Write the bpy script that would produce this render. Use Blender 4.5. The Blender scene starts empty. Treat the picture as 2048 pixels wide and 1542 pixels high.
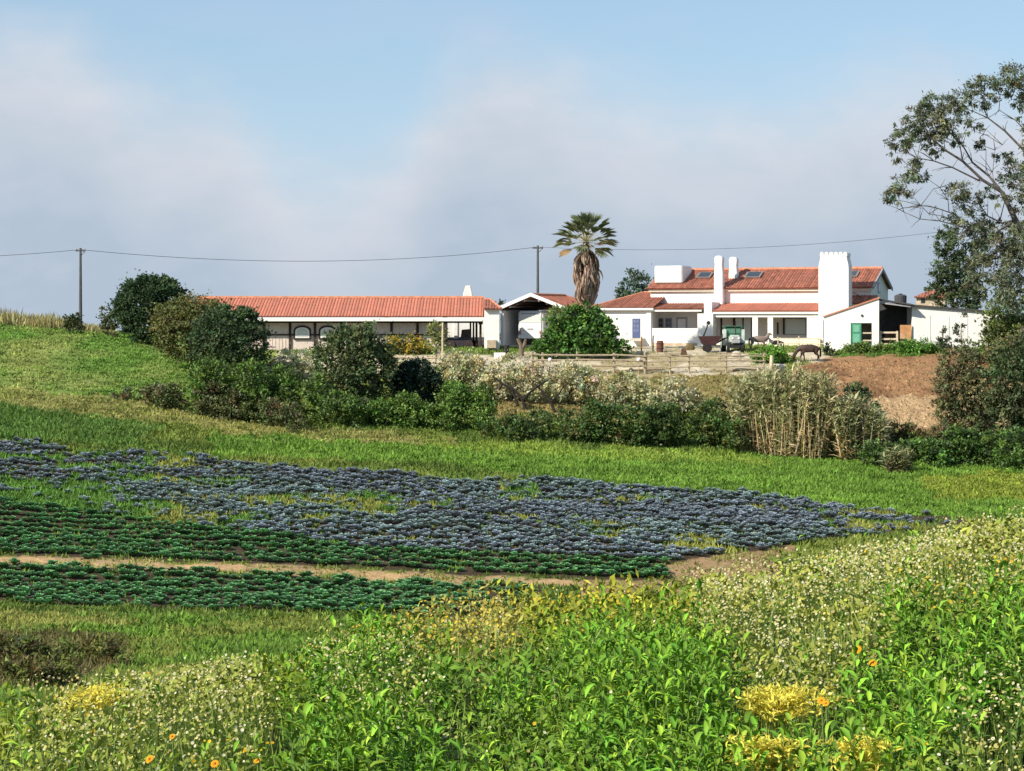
import bpy, bmesh, math
import numpy as np
from mathutils import Vector

# ------------------------------------------------------------------ camera, sky, sun, exposure
sc = bpy.context.scene
F_PX, CX, PY0 = 4000.0, 1024.0, 635.0          # focal length in photo pixels, image centre column, horizon row
cam_d = bpy.data.cameras.new('camera')
cam_d.sensor_width = 36.0
cam_d.lens = 36.0 * F_PX / 2048.0
cam_d.shift_y = -(771.0 - PY0) / 2048.0
cam_d.clip_start, cam_d.clip_end = 0.1, 9000.0
cam = bpy.data.objects.new('camera', cam_d)
sc.collection.objects.link(cam)
cam.location = (0, 0, 0)
cam.rotation_euler = (math.radians(90), 0, 0)
sc.camera = cam

SUN_EL = math.radians(35)
SUN_TO = Vector((0.80, 0.60, 0)).normalized() * math.cos(SUN_EL) + Vector((0, 0, -math.sin(SUN_EL)))
sun_d = bpy.data.lights.new('sun', 'SUN')
sun_d.energy = 4.6
sun_d.angle = math.radians(0.53)
sun_d.color = (1.0, 0.925, 0.78)
sun = bpy.data.objects.new('sun', sun_d)
sun.rotation_euler = SUN_TO.to_track_quat('-Z', 'Y').to_euler()
sun.location = (-60, -40, 60)
sc.collection.objects.link(sun)

sc.view_settings.view_transform = 'Standard'
sc.view_settings.look = 'None'
sc.view_settings.exposure = 0.5
sc.view_settings.gamma = 1.0
sc.view_settings.use_curve_mapping = False

world = bpy.data.worlds.new('World')
sc.world = world
world.use_nodes = True
SKY_STRENGTH = 0.085


def build_world():
    nt = world.node_tree
    N, L = nt.nodes, nt.links
    N.clear()

    def math_n(op, a, b=None, clamp=False):
        n = N.new('ShaderNodeMath'); n.operation = op; n.use_clamp = clamp
        for i, v in enumerate((a, b)):
            if v is None: continue
            if isinstance(v, (int, float)): n.inputs[i].default_value = v
            else: L.new(v, n.inputs[i])
        return n.outputs[0]

    def comb(x, y, z):
        n = N.new('ShaderNodeCombineXYZ')
        for i, v in enumerate((x, y, z)):
            if isinstance(v, (int, float)): n.inputs[i].default_value = v
            else: L.new(v, n.inputs[i])
        return n.outputs[0]

    def noise(vec, scale, detail=4, rough=0.5):
        n = N.new('ShaderNodeTexNoise'); n.inputs['Scale'].default_value = scale
        n.inputs['Detail'].default_value = detail; n.inputs['Roughness'].default_value = rough
        L.new(vec, n.inputs['Vector'])
        return n.outputs['Fac']

    def smooth(x, lo, hi):
        n = N.new('ShaderNodeMapRange'); n.interpolation_type = 'SMOOTHSTEP'
        L.new(x, n.inputs['Value'])
        n.inputs['From Min'].default_value = lo; n.inputs['From Max'].default_value = hi
        return n.outputs['Result']

    def mix(f, a, b):
        n = N.new('ShaderNodeMix'); n.data_type = 'RGBA'
        if isinstance(f, (int, float)): n.inputs[0].default_value = f
        else: L.new(f, n.inputs[0])
        for i, v in ((6, a), (7, b)):
            if isinstance(v, tuple): n.inputs[i].default_value = (*v, 1)
            else: L.new(v, n.inputs[i])
        return n.outputs[2]

    tc = N.new('ShaderNodeTexCoord')
    sep = N.new('ShaderNodeSeparateXYZ'); L.new(tc.outputs['Generated'], sep.inputs[0])
    x, y, z = sep.outputs
    az = math_n('ARCTAN2', x, y)
    el = math_n('ARCSINE', math_n('MINIMUM', math_n('MAXIMUM', z, -1.0), 1.0))
    sky = N.new('ShaderNodeTexSky'); sky.sky_type = 'NISHITA'; sky.sun_disc = False
    sky.sun_elevation = SUN_EL
    sky.sun_rotation = math.atan2(-SUN_TO.x, -SUN_TO.y)
    sky.altitude = 100; sky.air_density = 1.0; sky.dust_density = 0.35; sky.ozone_density = 2.2
    # the bank of cloud: its top edge rises and falls with azimuth
    fc = N.new('ShaderNodeFloatCurve')
    t = math_n('ADD', math_n('MULTIPLY', az, 1.0 / 0.70), 0.5, True)
    L.new(t, fc.inputs['Value'])
    cm = fc.mapping; c = cm.curves[0]
    tops = [(-250, 60), (0, 90), (150, 120), (280, 190), (420, 215), (520, 300), (640, 380), (780, 330), (860, 215), (930, 145), (1000, 122),
            (1090, 140), (1200, 185), (1320, 220), (1450, 232), (1620, 215), (1750, 170), (1860, 165), (2048, 215), (2300, 150)]
    pts = [(math.atan((px - CX) / F_PX) / 0.70 + 0.5, (PY0 - py) / F_PX / 0.2) for px, py in tops]
    c.points[0].location = (0.0, 0.55); c.points[-1].location = (1.0, 0.6)
    for p in pts: c.points.new(*p)
    cm.update()
    h = math_n('MULTIPLY', fc.outputs[0], 0.2)
    v2 = comb(math_n('MULTIPLY', az, 1.0), math_n('MULTIPLY', el, 1.9), 0.37)
    wob = math_n('SUBTRACT', noise(v2, 26.0, 5, 0.55), 0.5)
    big = math_n('SUBTRACT', noise(v2, 7.0, 3, 0.5), 0.5)
    d = math_n('ADD', math_n('SUBTRACT', h, el), math_n('ADD', math_n('MULTIPLY', wob, 0.030), math_n('MULTIPLY', big, 0.03)))
    dens = smooth(d, -0.030, 0.034)
    # thin veil over the gaps, thicker towards the horizon
    veil = math_n('MULTIPLY', smooth(el, 0.15, 0.0), math_n('ADD', 0.72, math_n('MULTIPLY', big, 0.7)), True)
    wisps = math_n('MULTIPLY', smooth(noise(comb(az, math_n('MULTIPLY', el, 2.6), 3.1), 9.0, 5, 0.55), 0.45, 0.7), 0.30)
    high = smooth(noise(comb(math_n('MULTIPLY', x, 1.0), y, math_n('MULTIPLY', z, 2.5)), 2.4, 6, 0.55), 0.52, 0.72)
    high = math_n('MULTIPLY', high, smooth(el, 0.22, 0.5))
    shade = smooth(d, 0.10, 0.0)
    tone = math_n('ADD', math_n('MULTIPLY', shade, 0.75), math_n('MULTIPLY', wob, 0.9), True)
    cloud = mix(tone, CLOUD_LOW, CLOUD_TOP)
    skyc = mix(0.45, sky.outputs[0], SKY_TINT)
    col = mix(math_n('MAXIMUM', veil, wisps), skyc, VEIL)
    col = mix(math_n('MULTIPLY', dens, 0.93), col, cloud)
    col = mix(high, col, CLOUD_TOP)
    bg = N.new('ShaderNodeBackground'); bg.inputs['Strength'].default_value = SKY_STRENGTH
    L.new(col, bg.inputs['Color'])
    out = N.new('ShaderNodeOutputWorld'); L.new(bg.outputs[0], out.inputs[0])


CLOUD_LOW = (3.75, 4.5, 5.45)
CLOUD_TOP = (6.1, 6.25, 6.7)
VEIL = (4.2, 5.2, 6.7)
SKY_TINT = (3.9, 5.7, 7.5)
build_world()

# ------------------------------------------------------------------ helpers
COL = sc.collection
GAIN = {'leaf': 1.30, 'leaf_matte': 1.30, 'weed_leaf': 1.24, 'glaucous_leaf': 1.0, 'ground_soil_and_turf': 1.08}
R8 = np.random.default_rng


def W(px, py, Y):
    """the point at depth Y that a photo pixel looks at"""
    return np.array([(px - CX) / F_PX * Y, Y, (PY0 - py) / F_PX * Y])


def tag(o, label=None, cat=None, group=None, kind=None):
    if label: o['label'] = label
    if cat: o['category'] = cat
    if group: o['group'] = group
    if kind: o['kind'] = kind
    return o


def empty(name, loc, rz=0.0, label=None, cat=None, group=None):
    o = bpy.data.objects.new(name, None)
    o.empty_display_size = 0.3
    COL.objects.link(o)
    o.location = tuple(float(v) for v in loc)
    o.rotation_euler = (0, 0, rz)
    return tag(o, label, cat, group)


def mesh_obj(name, V, faces, mat, parent=None, tint=None, smooth=False, loc=None):
    """faces: list of index arrays (m,3) or (m,4)"""
    me = bpy.data.meshes.new(name)
    V = np.asarray(V, dtype=np.float32)
    if not isinstance(faces, list): faces = [faces]
    faces = [np.asarray(f, dtype=np.int32) for f in faces if len(f)]
    nl = sum(f.size for f in faces); nf = sum(len(f) for f in faces)
    me.vertices.add(len(V)); me.vertices.foreach_set('co', V.ravel())
    me.loops.add(nl); me.loops.foreach_set('vertex_index', np.concatenate([f.ravel() for f in faces]))
    me.polygons.add(nf)
    tot = np.concatenate([np.full(len(f), f.shape[1], dtype=np.int32) for f in faces])
    st = np.concatenate([[0], np.cumsum(tot)[:-1]]).astype(np.int32)
    me.polygons.foreach_set('loop_start', st)
    if smooth: me.polygons.foreach_set('use_smooth', np.ones(nf, dtype=bool))
    me.update(calc_edges=True)
    if tint is not None:
        a = me.color_attributes.new('tint', 'FLOAT_COLOR', 'POINT')
        t = np.ones((len(V), 4), dtype=np.float32); t[:, :3] = np.clip(np.asarray(tint) * GAIN.get(mat.name, 1.0), 0, 0.88)
        a.data.foreach_set('color', t.ravel())
    me.materials.append(mat)
    o = bpy.data.objects.new(name, me)
    COL.objects.link(o)
    if parent is not None: o.parent = parent
    if loc is not None: o.location = tuple(float(v) for v in loc)
    return o


class MB:
    """collects polygons, builds ONE mesh object"""
    def __init__(s): s.v = []; s.f = []

    def add(s, vs, fs):
        n = len(s.v)
        s.v += [tuple(float(c) for c in v) for v in vs]
        s.f += [tuple(i + n for i in f) for f in fs]
        return s

    def box(s, x0, x1, y0, y1, z0, z1):
        x0, x1 = min(x0, x1), max(x0, x1); y0, y1 = min(y0, y1), max(y0, y1); z0, z1 = min(z0, z1), max(z0, z1)
        vs = [(x0, y0, z0), (x1, y0, z0), (x1, y1, z0), (x0, y1, z0), (x0, y0, z1), (x1, y0, z1), (x1, y1, z1), (x0, y1, z1)]
        return s.add(vs, [(0, 3, 2, 1), (4, 5, 6, 7), (0, 1, 5, 4), (1, 2, 6, 5), (2, 3, 7, 6), (3, 0, 4, 7)])

    def prism(s, pts, d):
        """planar polygon extruded by the vector d"""
        n = len(pts); d = np.asarray(d, float)
        vs = [np.asarray(p, float) for p in pts]; vs2 = [p + d for p in vs]
        return s.add(vs + vs2, [tuple(range(n)), tuple(range(2 * n - 1, n - 1, -1))] + [(i, i + n, (i + 1) % n + n, (i + 1) % n) for i in range(n)])

    def tube(s, pts, radii, n=6, cap=True):
        pts = [np.asarray(p, float) for p in pts]
        if np.isscalar(radii): radii = [radii] * len(pts)
        base = []
        prev = None
        for i, p in enumerate(pts):
            t = pts[min(i + 1, len(pts) - 1)] - pts[max(i - 1, 0)]
            t = t / (np.linalg.norm(t) + 1e-9)
            ref = prev if prev is not None else (np.array([0, 0, 1.0]) if abs(t[2]) < 0.9 else np.array([1.0, 0, 0]))
            x = ref - t * ref.dot(t); x /= np.linalg.norm(x) + 1e-9; prev = x
            y = np.cross(t, x)
            for k in range(n):
                a = 2 * math.pi * k / n
                base.append(p + radii[i] * (math.cos(a) * x + math.sin(a) * y))
        fs = []
        for i in range(len(pts) - 1):
            for k in range(n):
                fs.append((i * n + k, i * n + (k + 1) % n, (i + 1) * n + (k + 1) % n, (i + 1) * n + k))
        if cap:
            fs.append(tuple(range(n - 1, -1, -1))); m = (len(pts) - 1) * n
            fs.append(tuple(range(m, m + n)))
        return s.add(base, fs)

    def ball(s, c, r, seg=10, rings=6):
        rx, ry, rz = (r, r, r) if np.isscalar(r) else r
        vs = [(c[0], c[1], c[2] - rz)]; fs = []
        for i in range(1, rings):
            ph = -math.pi / 2 + math.pi * i / rings
            for k in range(seg):
                a = 2 * math.pi * k / seg
                vs.append((c[0] + rx * math.cos(ph) * math.cos(a), c[1] + ry * math.cos(ph) * math.sin(a), c[2] + rz * math.sin(ph)))
        vs.append((c[0], c[1], c[2] + rz)); top = len(vs) - 1
        for k in range(seg):
            fs.append((0, 1 + (k + 1) % seg, 1 + k))
            m = 1 + (rings - 2) * seg
            fs.append((m + k, m + (k + 1) % seg, top))
        for i in range(rings - 2):
            for k in range(seg):
                fs.append((1 + i * seg + k, 1 + i * seg + (k + 1) % seg, 1 + (i + 1) * seg + (k + 1) % seg, 1 + (i + 1) * seg + k))
        return s.add(vs, fs)

    def build(s, name, mat, parent=None, smooth=False, bevel=0.0, loc=None):
        me = bpy.data.meshes.new(name)
        me.from_pydata(s.v, [], s.f)
        bm = bmesh.new(); bm.from_mesh(me)
        bmesh.ops.recalc_face_normals(bm, faces=bm.faces)
        if bevel:
            bmesh.ops.bevel(bm, geom=[e for e in bm.edges if e.is_manifold and e.calc_face_angle(0) > 0.5], offset=bevel, segments=2, affect='EDGES')
        bm.to_mesh(me); bm.free()
        if smooth:
            for p in me.polygons: p.use_smooth = True
        me.materials.append(mat)
        o = bpy.data.objects.new(name, me)
        COL.objects.link(o)
        if parent is not None: o.parent = parent
        if loc is not None: o.location = tuple(float(v) for v in loc)
        return o


# ------------------------------------------------------------------ materials
MATS = {}


def nodes_of(name):
    m = bpy.data.materials.new(name); m.use_nodes = True
    nt = m.node_tree
    return m, nt, nt.nodes, nt.links, nt.nodes['Principled BSDF']


def plain(name, col, rough=0.7, var=0.12, scale=3.0, bump=0.0, metal=0.0, spec=0.3, dirt=None, dirt_amt=0.0, coord='Object', piece=0.0):
    """colour with soft noise, optional stains of a second colour"""
    if name in MATS: return MATS[name]
    m, nt, N, L, B = nodes_of(name)
    B.inputs['Roughness'].default_value = rough; B.inputs['Metallic'].default_value = metal
    B.inputs['Specular IOR Level'].default_value = spec
    tc = N.new('ShaderNodeTexCoord')
    nz = N.new('ShaderNodeTexNoise'); nz.inputs['Scale'].default_value = scale; nz.inputs['Detail'].default_value = 6
    L.new(tc.outputs[coord], nz.inputs['Vector'])
    rp = N.new('ShaderNodeValToRGB')
    rp.color_ramp.elements[0].position = 0.3; rp.color_ramp.elements[1].position = 0.7
    rp.color_ramp.elements[0].color = (*[c * (1 - var) for c in col], 1)
    rp.color_ramp.elements[1].color = (*[min(1, c * (1 + var)) for c in col], 1)
    L.new(nz.outputs['Fac'], rp.inputs[0])
    c = rp.outputs[0]
    if dirt:
        n2 = N.new('ShaderNodeTexNoise'); n2.inputs['Scale'].default_value = scale * 0.45; n2.inputs['Detail'].default_value = 8
        n2.inputs['Roughness'].default_value = 0.65
        L.new(tc.outputs[coord], n2.inputs['Vector'])
        mr = N.new('ShaderNodeMapRange'); mr.inputs['From Min'].default_value = 0.5; mr.inputs['From Max'].default_value = 0.72
        mr.inputs['To Max'].default_value = dirt_amt
        L.new(n2.outputs['Fac'], mr.inputs['Value'])
        mx = N.new('ShaderNodeMix'); mx.data_type = 'RGBA'
        L.new(mr.outputs[0], mx.inputs[0]); L.new(c, mx.inputs[6]); mx.inputs[7].default_value = (*dirt, 1)
        c = mx.outputs[2]
    if piece:                                   # each piece (tile row) has its own tone
        oi = N.new('ShaderNodeObjectInfo'); m2 = N.new('ShaderNodeMapRange')
        m2.inputs['To Min'].default_value = 1 - piece; m2.inputs['To Max'].default_value = 1 + piece
        L.new(oi.outputs['Random'], m2.inputs['Value'])
        mp = N.new('ShaderNodeMix'); mp.data_type = 'RGBA'; mp.blend_type = 'MULTIPLY'; mp.inputs[0].default_value = 1
        L.new(c, mp.inputs[6]); L.new(m2.outputs[0], mp.inputs[7]); c = mp.outputs[2]
    L.new(c, B.inputs['Base Color'])
    if bump:
        bp = N.new('ShaderNodeBump'); bp.inputs['Strength'].default_value = bump; bp.inputs['Distance'].default_value = 0.05
        n3 = N.new('ShaderNodeTexNoise'); n3.inputs['Scale'].default_value = scale * 6; n3.inputs['Detail'].default_value = 4
        L.new(tc.outputs[coord], n3.inputs['Vector']); L.new(n3.outputs['Fac'], bp.inputs['Height']); L.new(bp.outputs[0], B.inputs['Normal'])
    MATS[name] = m
    return m


def leafy(name, transl=0.3, rough=0.5, spec=0.35, tcol=(1.15, 1.1, 0.55)):
    """leaf colour from the per-leaf tint attribute, part of the light shines through"""
    if name in MATS: return MATS[name]
    m, nt, N, L, B = nodes_of(name)
    at = N.new('ShaderNodeAttribute'); at.attribute_name = 'tint'
    L.new(at.outputs['Color'], B.inputs['Base Color'])
    B.inputs['Roughness'].default_value = rough; B.inputs['Specular IOR Level'].default_value = spec
    tr = N.new('ShaderNodeBsdfTranslucent')
    mu = N.new('ShaderNodeMix'); mu.data_type = 'RGBA'; mu.blend_type = 'MULTIPLY'; mu.inputs[0].default_value = 1
    L.new(at.outputs['Color'], mu.inputs[6]); mu.inputs[7].default_value = (*tcol, 1)
    L.new(mu.outputs[2], tr.inputs['Color'])
    ms = N.new('ShaderNodeMixShader'); ms.inputs[0].default_value = transl
    L.new(B.outputs[0], ms.inputs[1]); L.new(tr.outputs[0], ms.inputs[2])
    L.new(ms.outputs[0], N['Material Output'].inputs['Surface'])
    MATS[name] = m
    return m


def glass_mat(name, col, rough=0.08):
    if name in MATS: return MATS[name]
    m, nt, N, L, B = nodes_of(name)
    B.inputs['Base Color'].default_value = (*col, 1); B.inputs['Roughness'].default_value = rough
    B.inputs['Specular IOR Level'].default_value = 0.8
    MATS[name] = m
    return m


WHITE = plain('white_render', (0.80, 0.785, 0.76), 0.85, 0.03, 1.2, 0.15, dirt=(0.50, 0.46, 0.40), dirt_amt=0.5)
WHITEP = plain('white_paint', (0.80, 0.79, 0.77), 0.5, 0.03, 2.0)
PINKW = plain('pale_boards', (0.70, 0.58, 0.52), 0.8, 0.10, 4.0, 0.1, dirt=(0.52, 0.42, 0.37), dirt_amt=0.5)
TILE_A = plain('salmon_tiles', (0.47, 0.165, 0.108), 0.85, 0.14, 2.5, 0.2, dirt=(0.33, 0.15, 0.105), dirt_amt=0.75, piece=0.13)
TILE_B = plain('weathered_tiles', (0.30, 0.110, 0.072), 0.9, 0.38, 3.0, 0.4, dirt=(0.15, 0.07, 0.045), dirt_amt=0.9, piece=0.22)
RIDGE = plain('ridge_tiles', (0.52, 0.22, 0.13), 0.85, 0.2, 3.0, 0.2)
TIMBER = plain('dark_timber', (0.045, 0.028, 0.022), 0.8, 0.3, 6.0, 0.2)
OLDWOOD = plain('weathered_wood', (0.36, 0.29, 0.20), 0.85, 0.25, 5.0, 0.3, dirt=(0.2, 0.15, 0.1), dirt_amt=0.6)
PALEWOOD = plain('pale_wood', (0.60, 0.50, 0.36), 0.85, 0.2, 5.0, 0.2)
BARK = plain('bark', (0.16, 0.12, 0.09), 0.9, 0.35, 5.0, 0.5)
DARKBARK = plain('dark_bark', (0.022, 0.017, 0.014), 0.9, 0.35, 5.0, 0.5)
EUCBARK = plain('eucalyptus_bark', (0.13, 0.108, 0.10), 0.85, 0.4, 3.0, 0.4, dirt=(0.06, 0.05, 0.045), dirt_amt=0.8)
POLEM = plain('pole_wood', (0.10, 0.095, 0.10), 0.85, 0.2, 3.0)
CABLE = plain('cable_black', (0.05, 0.05, 0.055), 0.6, 0.1, 3.0)
DGLASS = glass_mat('dark_glass', (0.03, 0.035, 0.04))
GGLASS = glass_mat('grey_glass', (0.62, 0.64, 0.62), 0.3)
BLACK = plain('black_rubber', (0.02, 0.02, 0.02), 0.8, 0.2, 4.0)
STONE = plain('stone_base', (0.50, 0.40, 0.29), 0.9, 0.3, 2.5, 0.4, dirt=(0.35, 0.26, 0.18), dirt_amt=0.7)
CONC = plain('concrete', (0.52, 0.47, 0.40), 0.9, 0.12, 2.0, 0.2)
BLUE = plain('blue_paint', (0.075, 0.10, 0.22), 0.5, 0.1, 3.0)
GREENP = plain('green_paint', (0.05, 0.26, 0.15), 0.5, 0.15, 3.0)
GREY = plain('grey_shade', (0.34, 0.34, 0.36), 0.8, 0.12, 2.0)
ORANGEP = plain('orange_board', (0.48, 0.24, 0.11), 0.8, 0.2, 2.5, 0.1, dirt=(0.62, 0.5, 0.36), dirt_amt=0.6)
DARKMETAL = plain('dark_sheet', (0.06, 0.06, 0.065), 0.6, 0.25, 2.0)
LEAF = leafy('leaf', 0.20)
WEED = leafy('weed_leaf', 0.13, 0.5, 0.16)
LEAFD = leafy('leaf_matte', 0.22, 0.65, 0.2)
GLAUC = leafy('glaucous_leaf', 0.12, 0.55, 0.3, (1, 1.05, 0.8))
PETAL = leafy('petal', 0.35, 0.7, 0.1, (1, 1, 0.95))
STRAW = leafy('straw', 0.25, 0.8, 0.1, (1, 0.95, 0.8))

# ------------------------------------------------------------------ scattering of leaf-sized faces
T_DIAMOND = (np.array([(0, 0, 0), (-0.5, 0.45, 0.10), (0, 1, -0.05), (0.5, 0.45, 0.10)], float), np.array([(0, 3, 1), (1, 3, 2)]))
T_BLADE = (np.array([(-0.5, 0, 0), (0.5, 0, 0), (0, 1, 0.0)], float), np.array([(0, 1, 2)]))
T_BLADE2 = (np.array([(-0.5, 0, 0), (0.5, 0, 0), (-0.38, 0.55, 0.04), (0.38, 0.55, 0.04), (0, 1, -0.12)], float), np.array([(0, 1, 3), (0, 3, 2), (2, 3, 4)]))


def strip_leaf(sections):
    v = []; f = []
    for (t, w, z) in sections:
        v += [(-0.5 * w, t, z + 0.10 * w), (0, t, z), (0.5 * w, t, z + 0.10 * w)]
    for i in range(len(sections) - 1):
        a = 3 * i
        f += [(a, a + 1, a + 4), (a, a + 4, a + 3), (a + 1, a + 2, a + 5), (a + 1, a + 5, a + 4)]
    return np.array(v, float), np.array(f)


T_LANCE = strip_leaf([(0, 0.12, 0), (0.25, 0.7, 0.07), (0.55, 1.0, 0.08), (0.82, 0.7, -0.02), (1.0, 0.06, -0.16)])
T_ROUND = strip_leaf([(0, 0.3, 0), (0.6, 1.0, 0.15), (1.0, 0.55, 0.10)])
T_LANCE3 = strip_leaf([(0, 0.15, 0), (0.5, 1.0, 0.08), (1.0, 0.08, -0.14)])


def norm(a):
    return a / (np.linalg.norm(a, axis=-1, keepdims=True) + 1e-9)


def instance(tmpl, pos, direc, up, length, width, tint):
    """one copy of the template leaf per row; returns V, F, C"""
    tv, tf = tmpl
    n, k = len(pos), len(tv)
    y = norm(direc); x = norm(np.cross(y, up)); z = np.cross(x, y)
    ln = np.broadcast_to(np.asarray(length, float), (n,)); wd = np.broadcast_to(np.asarray(width, float), (n,))
    V = pos[:, None, :] + tv[None, :, 0, None] * (x * wd[:, None])[:, None, :] + tv[None, :, 1, None] * (y * ln[:, None])[:, None, :] \
        + tv[None, :, 2, None] * (z * ln[:, None])[:, None, :]
    Fc = tf[None] + (np.arange(n) * k)[:, None, None]
    Cc = np.repeat(np.broadcast_to(tint, (n, 3)), k, axis=0)
    return V.reshape(-1, 3), Fc.reshape(-1, tf.shape[1]), Cc


def merge(parts):
    Vs, Fs, Cs = [], [], []; o = 0
    for v, f, c in parts:
        Vs.append(v); Fs.append(f + o); Cs.append(c); o += len(v)
    return np.concatenate(Vs), np.concatenate(Fs), np.concatenate(Cs)


def tints(rng, n, col, var=0.25, hue=0.10):
    b = np.exp(rng.normal(0, var, n))[:, None]
    hshift = 1 + rng.normal(0, hue, (n, 3)) * np.array([1.2, 0.5, 1.0])
    return np.clip(np.asarray(col) * b * hshift, 0.004, 0.92)


def crown_np(rng, blobs, n, leaf, wid, col, var=0.22, clump=0.32, per=45, up_bias=0.25, droop=0.0, tmpl=T_DIAMOND, fill=0.18, cols=None):
    """leaves in clumps over the shells of ellipsoids (cx,cy,cz,rx,ry,rz)"""
    blobs = np.asarray(blobs, float)
    area = (blobs[:, 3] * blobs[:, 5] + blobs[:, 4] * blobs[:, 5] + blobs[:, 3] * blobs[:, 4]); pr = area / area.sum()
    K = max(6, n // per)
    bi = rng.choice(len(blobs), K, p=pr)
    b = blobs[bi]
    d = norm(rng.normal(size=(K, 3))); d[:, 2] += up_bias * rng.random(K); d = norm(d)
    rad = np.where(rng.random(K) < fill, rng.random(K) * 0.7, 0.78 + 0.24 * rng.random(K))
    cc = b[:, :3] + d * b[:, 3:] * rad[:, None]
    ccol = tints(rng, K, col, var, 0.09)
    if cols is not None:
        pick = rng.random(K) < cols[1]
        ccol[pick] = tints(rng, pick.sum(), cols[0], var, 0.08)
    rc = clump * (0.55 + 0.9 * rng.random(K))
    m = rng.integers(0, K, n)
    off = rng.normal(size=(n, 3)) * 0.50 * np.exp(rng.normal(0, 0.38, n))[:, None]
    pos = cc[m] + off * (rc[m] * b[m, 3:].mean(axis=1) ** 0.5)[:, None] * np.array([1, 1, 0.75])
    out = d[m] * 0.9 + norm(rng.normal(size=(n, 3))) * 0.9 + np.array([0, 0, 0.15 - droop])
    up = d[m] + rng.normal(size=(n, 3)) * 0.6 + np.array([0, 0, 0.5])
    tc = np.clip(ccol[m] * np.exp(rng.normal(0, 0.16, n))[:, None], 0.004, 0.9)
    s = 0.6 + 0.8 * rng.random(n)
    return instance(tmpl, pos, out, up, leaf * s, wid * s, tc)


def dome(rng, c, w, dep, h, m=9, low=0.15):
    """sub-blobs that together make a bush of width w, depth dep, height h on the point c"""
    bl = []
    for i in range(m):
        u = rng.uniform(-1, 1); v = rng.uniform(-1, 1) * math.sqrt(max(0.05, 1 - u * u))
        prof = math.sqrt(max(0.08, 1 - 0.85 * (u * u + v * v)))
        rz = h * rng.uniform(0.22, 0.34); rx = w * rng.uniform(0.16, 0.25); ry = dep * rng.uniform(0.18, 0.28)
        top = h * prof * rng.uniform(0.86, 1.0)
        z = max(h * low + rz * 0.6, rng.uniform(0.55, 1.0) * (top - rz))
        bl.append((c[0] + u * (w / 2 - rx * 0.75), c[1] + v * (dep / 2 - ry * 0.75), c[2] + z, rx, ry, rz))
    bl.append((c[0], c[1], c[2] + h * (0.47 + low * 0.4), w * 0.44, dep * 0.44, h * (0.47 - low * 0.3)))
    bl.append((c[0], c[1], c[2] + h * (0.47 + low * 0.4), w * 0.40, dep * 0.44, h * (0.43 - low * 0.3)))
    return bl


def globe(rng, c, w, dep, h, m=12, low=0.05):
    """a full rounded crown: one large body with bulges all over it"""
    cz = c[2] + h * (0.5 + low * 0.5); rz = h * (0.5 - low * 0.5)
    bl = [(c[0], c[1], cz, w * 0.46, dep * 0.46, rz * 0.94)] * 3
    for i in range(m):
        d = norm(rng.normal(size=3) + np.array([0, -0.25, 0.25])); s = rng.uniform(0.20, 0.32)
        bl.append((c[0] + d[0] * w * 0.5 * (1 - s), c[1] + d[1] * dep * 0.5 * (1 - s), cz + d[2] * rz * (1 - s), w * 0.5 * s * 1.15, dep * 0.5 * s * 1.15, rz * s * 1.15))
    return bl


# ------------------------------------------------------------------ terrain heights (camera at the origin, z measured from the eye)
TC = np.array([0, 512, 1024, 1536, 2048], float)
NEAR = {4: (-1.65, -1.65, -1.65, -1.60, -1.50), 6: (-1.72, -1.70, -1.66, -1.60, -1.48), 8: (-1.85, -1.81, -1.74, -1.66, -1.52),
        10: (-2.25, -2.05, -1.86, -1.74, -1.57), 13: (-3.0, -2.55, -2.14, -1.96, -1.72), 16: (-3.65, -3.25, -2.85, -2.56, -1.95),
        22: (-4.8, -4.7, -4.3, -4.2, -3.4), 30: (-6.2, -6.4, -6.3, -6.4, -6.0), 40: (-7.45, -8.1, -8.4, -8.6, -8.6), 60: (-10.0, -10.3, -11.2, -11.4, -11.4)}
FAR = {75: (1254, 1262, 1283, 1290, 1295), 83: (1215, 1222, 1237, 1242, 1246), 88: (1175, 1185, 1196, 1203, 1208), 92: (1132, 1145, 1162, 1170, 1178),
       97: (1095, 1098, 1112, 1125, 1140), 105: (1020, 1035, 1050, 1070, 1090), 115: (945, 975, 995, 1018, 1045), 125: (875, 915, 940, 968, 1000),
       140: (800, 850, 870, 912, 935), 150: (755, 802, 815, 842, 868), 158: (725, 770, 772, 778, 795), 165: (698, 742, 742, 735, 738),
       172: (676, 718, 712, 706, 700), 178: (660, 702, 697, 697, 692), 190: (643, 695, 693, 690, 688)}
TY = np.array(sorted(NEAR) + sorted(FAR), float)
TZ = np.array([NEAR[k] for k in sorted(NEAR)] + [[-(p - PY0) / F_PX * k for p in FAR[k]] for k in sorted(FAR)])
TZ = np.vstack([TZ, TZ[-1] - 0.15, TZ[-1] - 1.2])
TY = np.concatenate([TY, [205, 225]])


def pchip_slopes(y, Z):
    h = np.diff(y)[:, None]; dl = np.diff(Z, axis=0) / h
    m = np.zeros_like(Z)
    m[1:-1] = np.where(dl[:-1] * dl[1:] > 0, 2 * dl[:-1] * dl[1:] / (dl[:-1] + dl[1:] + 1e-12), 0)
    m[0], m[-1] = dl[0], dl[-1]
    return m


TM = pchip_slopes(TY, TZ)


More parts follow.
